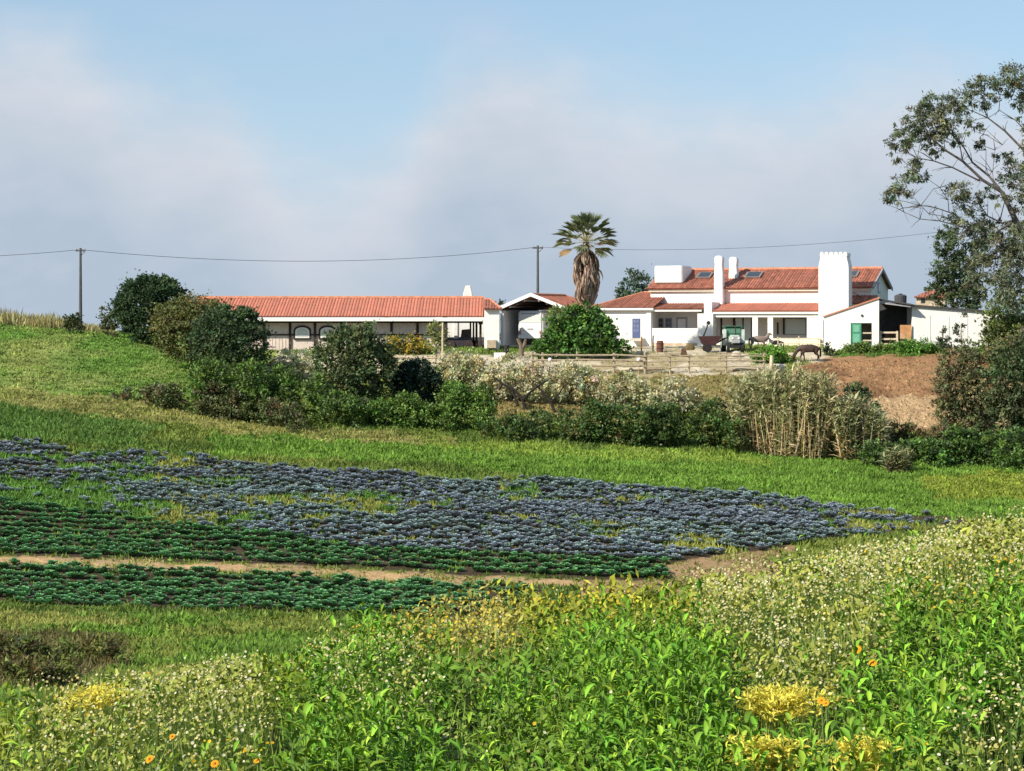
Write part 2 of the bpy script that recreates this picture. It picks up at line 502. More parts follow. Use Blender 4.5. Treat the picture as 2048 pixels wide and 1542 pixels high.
def hash_noise(x, y, s):
    """smooth value noise, numpy"""
    xi = np.floor(x).astype(np.int64); yi = np.floor(y).astype(np.int64)
    fx, fy = x - xi, y - yi
    fx = fx * fx * (3 - 2 * fx); fy = fy * fy * (3 - 2 * fy)

    def h(a, b):
        k = (a * 374761393 + b * 668265263 + s * 974634541) & 0xFFFFFFFF
        k = ((k ^ (k >> 13)) * 1274126177) & 0xFFFFFFFF
        return ((k ^ (k >> 16)) & 0xFFFF) / 65535.0
    return (h(xi, yi) * (1 - fx) + h(xi + 1, yi) * fx) * (1 - fy) + (h(xi, yi + 1) * (1 - fx) + h(xi + 1, yi + 1) * fx) * fy


def fbm(x, y, s, oct=4):
    a, t, o = 0.5, 0.0, 0.0
    for i in range(oct):
        o = o + a * hash_noise(x * 2 ** i, y * 2 ** i, s + i); t += a; a *= 0.5
    return o / t


def ground(X, Y, bumps=True):
    X = np.asarray(X, float); Y = np.asarray(Y, float)
    px = np.clip(CX + F_PX * X / np.maximum(Y, 4.0), -500, 2550)
    t = np.clip(px, 0, 2048) / 512.0
    j = np.clip(t.astype(int), 0, 3); ft = t - j
    yy = np.clip(Y, 4.0, 225.0)
    i = np.clip(np.searchsorted(TY, yy, side='right') - 1, 0, len(TY) - 2)
    h = TY[i + 1] - TY[i]; s = (yy - TY[i]) / h

    def col(jj):
        z0, z1, m0, m1 = TZ[i, jj], TZ[i + 1, jj], TM[i, jj], TM[i + 1, jj]
        return (2 * s ** 3 - 3 * s ** 2 + 1) * z0 + (s ** 3 - 2 * s ** 2 + s) * h * m0 + (-2 * s ** 3 + 3 * s ** 2) * z1 + (s ** 3 - s ** 2) * h * m1
    fs = ft * ft * (3 - 2 * ft) * 0.5 + ft * 0.5
    z = col(j) * (1 - fs) + col(np.minimum(j + 1, 4)) * fs
    # sideways beyond the frame the tilt goes on gently
    z = z + np.where(px < 0, -px, 0) / F_PX * yy * 0.02 * np.clip((yy - 30) / 60, 0, 1)
    z = z - np.maximum(Y - 225, 0) * 0.055
    if bumps:
        a = np.clip((Y - 3) / 60, 0.06, 1.0) * np.clip((400 - Y) / 200, 0.2, 1)
        z = z + 0.20 * (fbm(X * 1.15, Y * 0.9, 12, 3) - 0.5) * np.clip((24 - Y) / 6, 0, 1) * np.clip((Y - 3) / 2, 0, 1)
        z = z + a * 0.30 * (fbm(X * 0.22, Y * 0.22, 5) - 0.5) + a * 0.18 * (fbm(X * 0.9, Y * 0.9, 9) - 0.5)
    return z


def Yground(px, py, lo=55.0, hi=200.0):
    """depth at which the ground shows at this photo pixel"""
    ys = np.linspace(lo, hi, 600)
    pys = PY0 - F_PX * ground((px - CX) / F_PX * ys, ys, False) / ys
    k = np.where(pys <= py)[0]
    return float(ys[k[0]]) if len(k) else hi


def on_ground(px, py, lo=55.0):
    Y = Yground(px, py, lo)
    X = (px - CX) / F_PX * Y
    return np.array([X, Y, float(ground(X, Y))])

# ------------------------------------------------------------------ what grows or lies where on the ground
def in_poly(px, py, poly):
    r = np.zeros(px.shape, bool); n = len(poly)
    for i in range(n):
        (x0, y0), (x1, y1) = poly[i], poly[(i + 1) % n]
        c = ((y0 > py) != (y1 > py)) & (px < (x1 - x0) * (py - y0) / (y1 - y0 + 1e-9) + x0)
        r ^= c
    return r


def row_coord(X, Y):
    return Y + 0.08 * X


def weed(X, Y):
    """patches in the cabbage field where weeds have won (0..1)"""
    px = CX + F_PX * X / Y; py = PY0 - F_PX * ground(X, Y, False) / Y
    w = np.clip((fbm(X * 0.20 + 3, Y * 0.40, 77, 4) - 0.66) * 7, 0, 1)
    for (cx, cy, rx, ry, s) in [(600, 1005, 120, 12, 0.8), (740, 1012, 80, 22, 0.85), (330, 925, 60, 18, 0.8), (300, 958, 70, 8, 0.8), (1040, 985, 50, 30, 0.45), (120, 1015, 150, 55, 1.1), (420, 1042, 130, 14, 0.7), (420, 965, 90, 9, 0.6), (200, 935, 150, 8, 0.6), (60, 915, 90, 7, 0.6), (900, 945, 70, 7, 0.5), (1250, 1000, 90, 7, 0.45),
                                (40, 985, 90, 30, 0.7), (260, 1025, 120, 22, 0.8), (1400, 1085, 60, 14, 0.7), (1690, 1050, 60, 12, 0.5), (200, 905, 60, 12, 0.5)]:
        w = np.maximum(w, s * np.clip(1.35 - ((px - cx) / rx) ** 2 - ((py - cy) / ry) ** 2, 0, 1))
    return np.clip(w, 0, 1)


def crop_kind(X, Y):
    """0 none, 1 blue cabbages, 2 green strip above the track, 3 green strip below the track"""
    px = CX + F_PX * X / Y
    R = row_coord(X, Y)
    R = R + (fbm(X * 0.7, Y * 0.7, 35, 3) - 0.5) * 1.1
    bottom = 97.0 + 0.36 * np.maximum(0, -X - 6) + 0.95 * np.maximum(X - 7.5, 0)
    top = 121.0 - 0.25 * np.maximum(X - 12, 0) + 1.2 * (fbm(X * 0.3, Y * 0 + 2.0, 31) - 0.5) * 4
    k = np.zeros(X.shape, int)
    k[(R > bottom) & (R < top) & (px < 1930)] = 1
    k[(R > 92.9) & (R <= bottom) & (px < 1330)] = 2
    k[(R > 82.5) & (R < 90.7) & (px < 1090)] = 3
    return k


def zones(X, Y):
    """ground colour, plant colour, plant density, plant height for ground points"""
    X = np.asarray(X, float); Y = np.maximum(np.asarray(Y, float), 1.0)
    z = ground(X, Y, False)
    n1 = fbm(X * 0.35, Y * 0.22, 11); n2 = fbm(X * 0.10, Y * 0.05, 21); n3 = fbm(X * 1.3, Y * 0.8, 41)
    px = CX + F_PX * X / Y + (n1 - 0.5) * 60; py = PY0 - F_PX * z / Y + (n3 - 0.5) * 26
    g = np.empty(X.shape + (3,)); p = np.empty_like(g)
    dn = np.ones(X.shape); ht = np.full(X.shape, 0.26)
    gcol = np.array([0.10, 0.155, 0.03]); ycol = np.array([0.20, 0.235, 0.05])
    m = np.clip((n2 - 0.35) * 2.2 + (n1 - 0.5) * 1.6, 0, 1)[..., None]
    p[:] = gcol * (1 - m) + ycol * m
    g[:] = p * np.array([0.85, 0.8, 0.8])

    def setz(mask, gc, pc=None, d=None, h=None, pm=None, a=1.0):
        mm = mask
        g[mm] = np.asarray(gc) * a + g[mm] * (1 - a)
        if pc is not None: p[mm] = np.asarray(pc) * a + p[mm] * (1 - a)
        if d is not None: dn[mm] = d
        if h is not None: ht[mm] = h

    far = Y > 70
    hill = far & (py < 795) & (px < 560)
    mm = np.clip((fbm(X * 0.25, Y * 0.12, 55) - 0.36) * 3, 0, 1)[..., None]
    hc = np.array([0.125, 0.22, 0.04]) * (1 - mm) + np.array([0.25, 0.285, 0.085]) * mm
    g[hill] = (hc * 0.95)[hill]; p[hill] = hc[hill]; ht[hill] = 0.16
    setz(far & in_poly(px, py, [(-300, 760), (0, 778), (300, 805), (640, 858), (900, 875), (900, 890), (560, 880), (250, 838), (0, 815), (-300, 800)]), (0.27, 0.235, 0.085), (0.27, 0.255, 0.085), 0.8, 0.22, a=0.72)
    setz(far & in_poly(px, py, [(-300, 800), (0, 812), (150, 825), (330, 860), (260, 890), (0, 880), (-300, 870)]), (0.075, 0.14, 0.03), (0.085, 0.165, 0.035), 1.3, 0.30, a=0.8)
    setz(far & in_poly(px, py, [(430, 870), (860, 890), (1500, 905), (2300, 935), (2300, 1060), (1850, 1035), (1300, 980), (820, 925), (420, 912)]), (0.105, 0.18, 0.03), (0.135, 0.235, 0.036), 1.3, 0.26)
    setz(far & in_poly(px, py, [(820, 872), (1500, 908), (1560, 930), (1200, 918), (880, 900)]) & (n1 > 0.36), (0.19, 0.24, 0.045), (0.21, 0.275, 0.045), 1.1, 0.24, a=0.7)
    setz(far & in_poly(px, py, [(1820, 955), (2300, 935), (2300, 1000), (1900, 1005)]) & (n1 > 0.36), (0.21, 0.24, 0.04), (0.24, 0.265, 0.04), 1.1, 0.2, a=0.75)
    k = crop_kind(X, Y)
    wd = weed(X, Y)
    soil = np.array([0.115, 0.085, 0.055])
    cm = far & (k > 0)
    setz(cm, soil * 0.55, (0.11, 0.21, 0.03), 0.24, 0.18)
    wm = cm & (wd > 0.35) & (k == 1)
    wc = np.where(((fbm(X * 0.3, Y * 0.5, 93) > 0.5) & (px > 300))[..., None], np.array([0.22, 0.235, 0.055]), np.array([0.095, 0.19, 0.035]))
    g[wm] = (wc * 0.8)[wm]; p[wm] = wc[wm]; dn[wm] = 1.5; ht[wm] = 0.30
    R = row_coord(X, Y) + (n3 - 0.5) * 0.9
    setz(far & (R > 90.9) & (R < 92.8) & (px < 1500), (0.36, 0.25, 0.13), (0.20, 0.21, 0.06), 0.55, 0.18)
    setz(far & (R > 91.2) & (R < 92.5) & (px < 1500) & (n1 > 0.46), (0.44, 0.285, 0.145), (0.25, 0.22, 0.07), 0.05, 0.12)
    setz(far & in_poly(px, py, [(1180, 1146), (1420, 1100), (1500, 1090), (1590, 1084), (1610, 1100), (1540, 1120), (1560, 1140), (1480, 1200), (1150, 1196)]) & (k == 0), (0.30, 0.195, 0.105), (0.20, 0.20, 0.06), 0.5, 0.18)
    # the farmyard, its paddocks and the bank of bare earth
    setz(far & in_poly(px, py, [(1000, 752), (1545, 748), (1500, 822), (980, 838)]), (0.23, 0.185, 0.075), (0.25, 0.205, 0.085), 0.8, 0.22)
    yard = far & (Y > 160) & (py < 750) & (px > 545) & (px < 1660)
    setz(yard, (0.50, 0.43, 0.315), (0.26, 0.26, 0.09), 0.07, 0.15)
    setz(far & (Y > 172) & (py < 706) & (px > 520) & (px < 1080), (0.13, 0.16, 0.05), (0.13, 0.19, 0.04), 0.7, 0.18)
    setz(yard & (n1 > 0.56) & (py > 706), (0.36, 0.29, 0.18), (0.24, 0.24, 0.08), 0.2, 0.15)
    dirt = far & in_poly(px, py, [(1560, 742), (1640, 716), (1900, 704), (2300, 704), (2300, 862), (1780, 862), (1690, 800), (1600, 770)])
    setz(dirt, (0.285, 0.16, 0.083), (0.30, 0.26, 0.12), 0.05, 0.14)
    setz(dirt & (n1 > 0.55), (0.205, 0.11, 0.058), (0.26, 0.2, 0.08), 0.05, 0.14)
    setz(dirt & (py > 792), (0.375, 0.255, 0.145), (0.36, 0.30, 0.14), 0.04, 0.14)
    setz(far & in_poly(px, py, [(1480, 690), (1660, 690), (1640, 716), (1560, 750), (1500, 745)]) & (n1 > 0.42), (0.20, 0.20, 0.08), (0.20, 0.25, 0.07), 0.7, 0.25)
    setz(far & in_poly(px, py, [(1660, 670), (2300, 660), (2300, 704), (1900, 706), (1670, 712)]), (0.09, 0.14, 0.03), (0.10, 0.19, 0.035), 1.2, 0.3)
    setz(far & (Y > 196), (0.12, 0.15, 0.05), (0.18, 0.2, 0.07), 0.4, 0.3)
    # the slope that falls away at the near left, with its patch of dead growth
    near = Y <= 84
    setz((Y > 26) & (Y <= 81), (0.10, 0.15, 0.03), (0.135, 0.225, 0.035), 1.2, 0.26)
    setz((Y > 26) & (Y <= 81) & (n1 > 0.55), (0.14, 0.17, 0.035), (0.20, 0.235, 0.05), 1.2, 0.24)
    setz((Y > 26) & near & in_poly(px, py, [(-300, 1262), (120, 1262), (265, 1285), (255, 1330), (130, 1372), (-300, 1385)]), (0.085, 0.065, 0.03), (0.13, 0.115, 0.045), 0.9, 0.30)
    setz((Y > 26) & near & in_poly(px, py, [(-300, 1222), (200, 1226), (300, 1252), (-300, 1262)]), (0.15, 0.17, 0.04), (0.22, 0.23, 0.06), 1.2, 0.26)
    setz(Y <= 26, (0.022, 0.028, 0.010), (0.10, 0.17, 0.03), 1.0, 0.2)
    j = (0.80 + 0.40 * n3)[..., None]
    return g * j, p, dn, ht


# ------------------------------------------------------------------ ground sheet
def build_ground():
    ys = np.concatenate([np.linspace(-45, 3.0, 8), np.linspace(4, 26, 45), np.linspace(26.6, 80, 62), np.linspace(80.4, 200, 300), np.linspace(201, 240, 20),
                         np.geomspace(250, 6000, 24)])
    ss = np.concatenate([[-14, -7, -4, -2.6, -1.9, -1.5, -1.25, -1.1], np.linspace(-1, 1, 241), [1.1, 1.25, 1.5, 1.9, 2.6, 4, 7, 14]])
    Yg, S = np.meshgrid(ys, ss, indexing='ij')
    Xg = S * 0.285 * np.maximum(Yg, 14)
    Zg = ground(Xg, Yg)
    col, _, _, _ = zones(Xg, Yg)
    r, c = Yg.shape
    idx = np.arange(r * c).reshape(r, c)
    Fq = np.stack([idx[:-1, :-1], idx[:-1, 1:], idx[1:, 1:], idx[1:, :-1]], -1).reshape(-1, 4)
    m, nt, N, L, B = nodes_of('ground_soil_and_turf')
    at = N.new('ShaderNodeAttribute'); at.attribute_name = 'tint'
    geo = N.new('ShaderNodeNewGeometry')
    nz = N.new('ShaderNodeTexNoise'); nz.inputs['Scale'].default_value = 2.2; nz.inputs['Detail'].default_value = 8; nz.inputs['Roughness'].default_value = 0.65
    L.new(geo.outputs['Position'], nz.inputs['Vector'])
    mr = N.new('ShaderNodeMapRange'); mr.inputs['From Min'].default_value = 0.25; mr.inputs['From Max'].default_value = 0.75
    mr.inputs['To Min'].default_value = 0.66; mr.inputs['To Max'].default_value = 1.28
    L.new(nz.outputs['Fac'], mr.inputs['Value'])
    mu = N.new('ShaderNodeMix'); mu.data_type = 'RGBA'; mu.blend_type = 'MULTIPLY'; mu.inputs[0].default_value = 1
    L.new(at.outputs['Color'], mu.inputs[6]); L.new(mr.outputs[0], mu.inputs[7])
    L.new(mu.outputs[2], B.inputs['Base Color'])
    B.inputs['Roughness'].default_value = 0.95; B.inputs['Specular IOR Level'].default_value = 0.1
    bp = N.new('ShaderNodeBump'); bp.inputs['Strength'].default_value = 0.7; bp.inputs['Distance'].default_value = 0.25
    L.new(nz.outputs['Fac'], bp.inputs['Height']); L.new(bp.outputs[0], B.inputs['Normal'])
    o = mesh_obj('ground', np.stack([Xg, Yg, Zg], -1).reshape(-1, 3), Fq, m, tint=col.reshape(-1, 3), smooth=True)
    tag(o, kind='structure')


build_ground()


# ------------------------------------------------------------------ grass: one mass, tufts of real blades
def build_grass():
    rng = R8(101)
    n = 118000
    Y = rng.uniform(28 ** 1.6, 203 ** 1.6, n) ** (1 / 1.6); X = rng.uniform(-0.275, 0.275, n) * Y
    g, p, dn, ht = zones(X, Y)
    keep = rng.random(n) < dn * 0.75
    X, Y, p, ht = X[keep], Y[keep], p[keep], ht[keep]
    n = len(X)
    Z = ground(X, Y)
    patch = 0.36 + 0.62 * fbm(X * 0.8, Y * 0.5, 63, 3) + 0.66 * fbm(X * 0.16, Y * 0.9, 64, 3)
    tall = 0.75 + 0.9 * fbm(X * 0.45 + 9, Y * 0.3, 67, 3) ** 2
    nb = 6
    pos = np.repeat(np.stack([X, Y, Z - 0.03], -1), nb, 0) + rng.normal(size=(n * nb, 3)) * np.array([0.16, 0.16, 0.0])
    d = rng.normal(size=(n * nb, 3)) * np.array([0.55, 0.55, 0.2]) + np.array([0, 0, 1.0])
    up = norm(rng.normal(size=(n * nb, 3)) + np.array([0, -0.6, 0.1]))
    nearer = np.clip(Y / 95.0, 0.45, 1.15)
    h = np.repeat(ht * tall * nearer ** 0.6, nb) * rng.uniform(0.6, 1.35, n * nb)
    col = np.repeat(np.clip(tints(rng, n, (1, 1, 1), 0.10, 0.05) * patch[:, None], 0, 3), nb, 0) * np.repeat(p, nb, 0)
    col = np.clip(col * np.exp(rng.normal(0, 0.13, n * nb))[:, None], 0.005, 0.8)
    P1 = instance(T_BLADE, pos, d, up, h, rng.uniform(0.07, 0.16, n * nb) * np.repeat(nearer, nb), col)
    # darker, taller weeds in low cushions that break the turf
    n = 8200
    Y = rng.uniform(62 ** 1.6, 192 ** 1.6, n) ** (1 / 1.6); X = rng.uniform(-0.275, 0.275, n) * Y
    g, p, dn, ht = zones(X, Y)
    keep = (dn > 0.6) & (rng.random(n) < np.clip((fbm(X * 0.3, Y * 0.3, 97) - 0.34) * 5, 0.10, 1))
    X, Y, p = X[keep], Y[keep], p[keep]; n = len(X); nb = 16
    Z = ground(X, Y)
    wdt = np.repeat(rng.uniform(0.12, 0.42, n), nb)[:, None]
    pos = np.repeat(np.stack([X, Y, Z - 0.03], -1), nb, 0) + rng.normal(size=(n * nb, 3)) * np.array([1, 0.6, 0]) * wdt
    d = rng.normal(size=(n * nb, 3)) * np.array([0.8, 0.8, 0.3]) + np.array([0, 0, 0.9])
    hue = np.where(rng.random(n) < 0.25, 1.25, 0.62)[:, None] * np.array([0.85, 0.95, 0.8])
    col = np.clip(np.repeat(p * hue, nb, 0) * np.exp(rng.normal(0, 0.2, n * nb))[:, None], 0.005, 0.8)
    P2 = instance(T_DIAMOND, pos, d, rng.normal(size=(n * nb, 3)) + np.array([0, -0.4, 0.6]), rng.uniform(0.16, 0.42, n * nb), rng.uniform(0.07, 0.14, n * nb), col)
    V, Fc, C = merge([P1, P2])
    o = mesh_obj('grass', V, Fc, LEAFD, tint=C)
    tag(o, 'meadow grass and low weeds covering the slopes and field edges', 'grass', kind='stuff')


build_grass()


# ------------------------------------------------------------------ cabbages in rows
def cabbage_template(rng, outer=9, inner=4, tight=0.6):
    pos = np.zeros((outer + inner, 3)); a = np.linspace(0, 2 * math.pi, outer, endpoint=False) + rng.normal(0, 0.12, outer)
    b = np.linspace(0, 2 * math.pi, inner, endpoint=False) + 0.5
    d = np.concatenate([np.stack([np.cos(a), np.sin(a), rng.uniform(0.2, 0.65, outer)], -1), np.stack([np.cos(b) * tight, np.sin(b) * tight, np.full(inner, 0.8)], -1)])
    pos[:, 2] = 0.05; pos[outer:, 2] = 0.10
    up = np.concatenate([np.stack([-np.cos(a) * 0.3, -np.sin(a) * 0.3, np.ones(outer)], -1), np.stack([-np.cos(b), -np.sin(b), np.full(inner, 0.4)], -1)])
    ln = np.concatenate([rng.uniform(0.28, 0.38, outer), np.full(inner, 0.24)])
    t = np.concatenate([rng.uniform(0.8, 1.15, outer), np.full(inner, 1.12)])[:, None] * np.ones(3)
    return instance(T_ROUND, pos, d, up, ln, ln * 0.8, t)


def build_crops():
    rng = R8(202)
    kinds = {1: [], 2: [], 3: []}
    for r in np.arange(82.6, 122.5, 1.0):
        xs = np.arange(-36, 34, 0.33)
        X = xs + rng.normal(0, 0.06, len(xs)) + rng.uniform(0, 0.4)
        Y = r - 0.08 * X + rng.normal(0, 0.05, len(xs)) + 0.25 * (fbm(X * 0.1, X * 0 + r, 8) - 0.5)
        keep = (np.abs(X / Y) < 0.268)
        X, Y = X[keep], Y[keep]
        k = crop_kind(X, Y)
        w = weed(X, Y)
        ok = (k > 0) & (rng.random(len(X)) > np.where(k == 1, 0.85 * w, 0.03)) & (rng.random(len(X)) < 0.95)
        edge = np.clip((1090 - (CX + F_PX * X / Y)) / 300, 0.25, 1)
        ok &= (k != 1) | (rng.random(len(X)) < np.clip((1900 - (CX + F_PX * X / Y)) / 260, 0.04, 1))
        ok &= (k != 3) | (rng.random(len(X)) < edge + 0.35)
        for kk in (1, 2, 3):
            s = ok & (k == kk)
            kinds[kk].append(np.stack([X[s], Y[s]], -1))
    tm = [cabbage_template(rng) for _ in range(4)]
    blue = lambda n, X, Y: np.where((fbm(X * 0.12, Y * 0.2, 15) > 0.50)[:, None], np.array([0.225, 0.265, 0.310]), np.array([0.225, 0.290, 0.295])) * np.exp(rng.normal(0, 0.2, n))[:, None]
    green = lambda n, X, Y: np.array([0.105, 0.25, 0.095]) * np.exp(rng.normal(0, 0.2, n))[:, None]
    for kk, fn, nm, lab, olab, grp in (
            (1, blue, 'blue_cabbage', 'blue-grey cabbage plant near the lower edge of the bluish field', 'wide field of bluish cabbages in rows', 'blue cabbages at the near edge of their field'),
            (2, green, 'green_crop', None, 'dark green crop rows between the dirt track and the bluish field', None),
            (3, green, 'green_cabbage', 'dark green cabbage plant in the strip below the dirt track', 'far rows of the dark green strip below the dirt track', 'green cabbages below the dirt track')):
        P = np.concatenate(kinds[kk])
        P = P[np.argsort(P[:, 1] + 0.12 * P[:, 0])]
        n = len(P)
        col = np.clip(fn(n, P[:, 0], P[:, 1]), 0.01, 0.5)
        Z = ground(P[:, 0], P[:, 1])
        sz = rng.uniform(0.70, 1.22, n) * (1.0 if kk == 1 else 0.95) * (0.78 + 0.44 * fbm(P[:, 0] * 0.35, P[:, 1] * 0.35, 19))
        rot = rng.uniform(0, 6.28, n)
        first = 300 if lab else 0
        # the nearest plants, each an object of its own; they share a few meshes
        if first:
            protos = []
            for q in range(8):
                v, f, c = tm[q % 4]
                me_o = mesh_obj(nm, v, f, GLAUC, tint=np.clip(c * (col[rng.integers(0, n)]), 0.01, 0.5))
                protos.append(me_o.data); bpy.data.objects.remove(me_o)
            for i in range(first):
                o = bpy.data.objects.new(nm, protos[i % 8]); COL.objects.link(o)
                o.location = (P[i, 0], P[i, 1], Z[i] - 0.02); o.rotation_euler = (0, 0, rot[i]); s = sz[i] * 1.02; o.scale = (s, s, s)
                tag(o, lab, 'cabbage', grp)
        parts = []
        for q in range(4):
            ii = np.arange(first, n)[q::4]
            if not len(ii): continue
            v, f, c = tm[q]
            ca, sa = np.cos(rot[ii])[:, None], np.sin(rot[ii])[:, None]
            vx = v[None, :, 0] * ca - v[None, :, 1] * sa; vy = v[None, :, 0] * sa + v[None, :, 1] * ca
            s = sz[ii][:, None]
            V = np.stack([P[ii, 0, None] + vx * s, P[ii, 1, None] + vy * s, (Z[ii] - 0.02)[:, None] + v[None, :, 2] * s], -1)
            Fc = f[None] + (np.arange(len(ii)) * len(v))[:, None, None]
            C = col[ii][:, None, :] * c[None]
            parts.append((V.reshape(-1, 3), Fc.reshape(-1, f.shape[1]), C.reshape(-1, 3)))
        V, Fc, C = merge(parts)
        o = mesh_obj(nm + '_rows', V, Fc, GLAUC, tint=np.clip(C, 0.01, 0.6))
        tag(o, olab, 'crop', kind='stuff')


build_crops()

# ------------------------------------------------------------------ buildings
class Frame:
    """a building's own axes: u along its front, v into its depth, w up; a = how far its right end is turned towards us"""
    def __init__(s, px, py, Y, a=0.0):
        s.O = W(px, py, Y); s.a = math.radians(a); s.c, s.s = math.cos(s.a), math.sin(s.a)

    def u(s, px, v=0.0):
        k = (px - CX) / F_PX
        return (k * (s.O[1] + v * s.c) - s.O[0] - v * s.s) / (s.c + k * s.s)

    def w(s, py, u, v=0.0):
        return (PY0 - py) / F_PX * (s.O[1] - u * s.s + v * s.c) - s.O[2]

    def p(s, px, py, v=0.0):
        u = s.u(px, v)
        return np.array([u, v, s.w(py, u, v)])

    def rect(s, px0, px1, py0, py1, v):
        u0, u1 = s.u(px0, v), s.u(px1, v); m = (u0 + u1) / 2
        return u0, u1, s.w(py1, m, v), s.w(py0, m, v)

    def box(s, px0, px1, py0, py1, v0, v1, mb=None):
        mb = mb or MB()
        u0, u1, w0, w1 = s.rect(px0, px1, py0, py1, v0)
        return mb.box(u0, u1, v0, v1, w0, w1)

    def root(s, name, label, cat, group=None):
        return empty(name, s.O, -s.a, label, cat, group)


def tiled_face(parent, pts, mat, spacing=0.36, thick=0.10, rib=0.055, rows=True):
    """a sloping roof face (pts[0] to pts[1] is the eave) with its rows of half-round tiles as pieces"""
    pts = [np.asarray(p, float) for p in pts]
    e = pts[1] - pts[0]; e /= np.linalg.norm(e)
    n = np.zeros(3)
    for i in range(1, len(pts) - 1): n += np.cross(pts[i] - pts[0], pts[i + 1] - pts[0])
    n /= np.linalg.norm(n)
    if n[2] < 0: n = -n
    s = np.cross(n, e)
    if s[2] < 0: s = -s
    roof = MB().prism([p for p in pts], -n * thick).build('roof_face', mat, parent)
    a = np.array([(p - pts[0]).dot(e) for p in pts]); b = np.array([(p - pts[0]).dot(s) for p in pts])
    spacing *= 0.72
    x = a.min() + spacing / 2
    while rows and x < a.max():
        hits = []
        for i in range(len(pts)):
            j = (i + 1) % len(pts)
            if (a[i] - x) * (a[j] - x) < 0:
                t = (x - a[i]) / (a[j] - a[i]); hits.append(b[i] + t * (b[j] - b[i]))
        if len(hits) >= 2 and max(hits) - min(hits) > 0.25:
            b0, b1 = min(hits) - 0.05, max(hits)
            prof = [(-0.155, 0.0), (-0.09, rib * 0.8), (0.0, rib), (0.09, rib * 0.8), (0.155, 0.0)]
            sect = [pts[0] + e * (x + q * spacing / 0.36) + s * b0 + n * h for q, h in prof]
            MB().prism(sect, s * (b1 - b0)).build('roof_tile_row', mat, roof)
        x += spacing
    return roof


def ridge(parent, p0, p1, r=0.13, mat=None):
    p0 = np.asarray(p0, float); p1 = np.asarray(p1, float)
    n = max(2, int(np.linalg.norm(p1 - p0) / 0.8)); t = np.linspace(0, 1, n * 2)
    pts = [p0 + (p1 - p0) * q for q in t]
    return MB().tube(pts, [r * (1.12 if i % 2 else 0.95) for i in range(len(pts))], 7).build('ridge_tile', mat or RIDGE, parent)


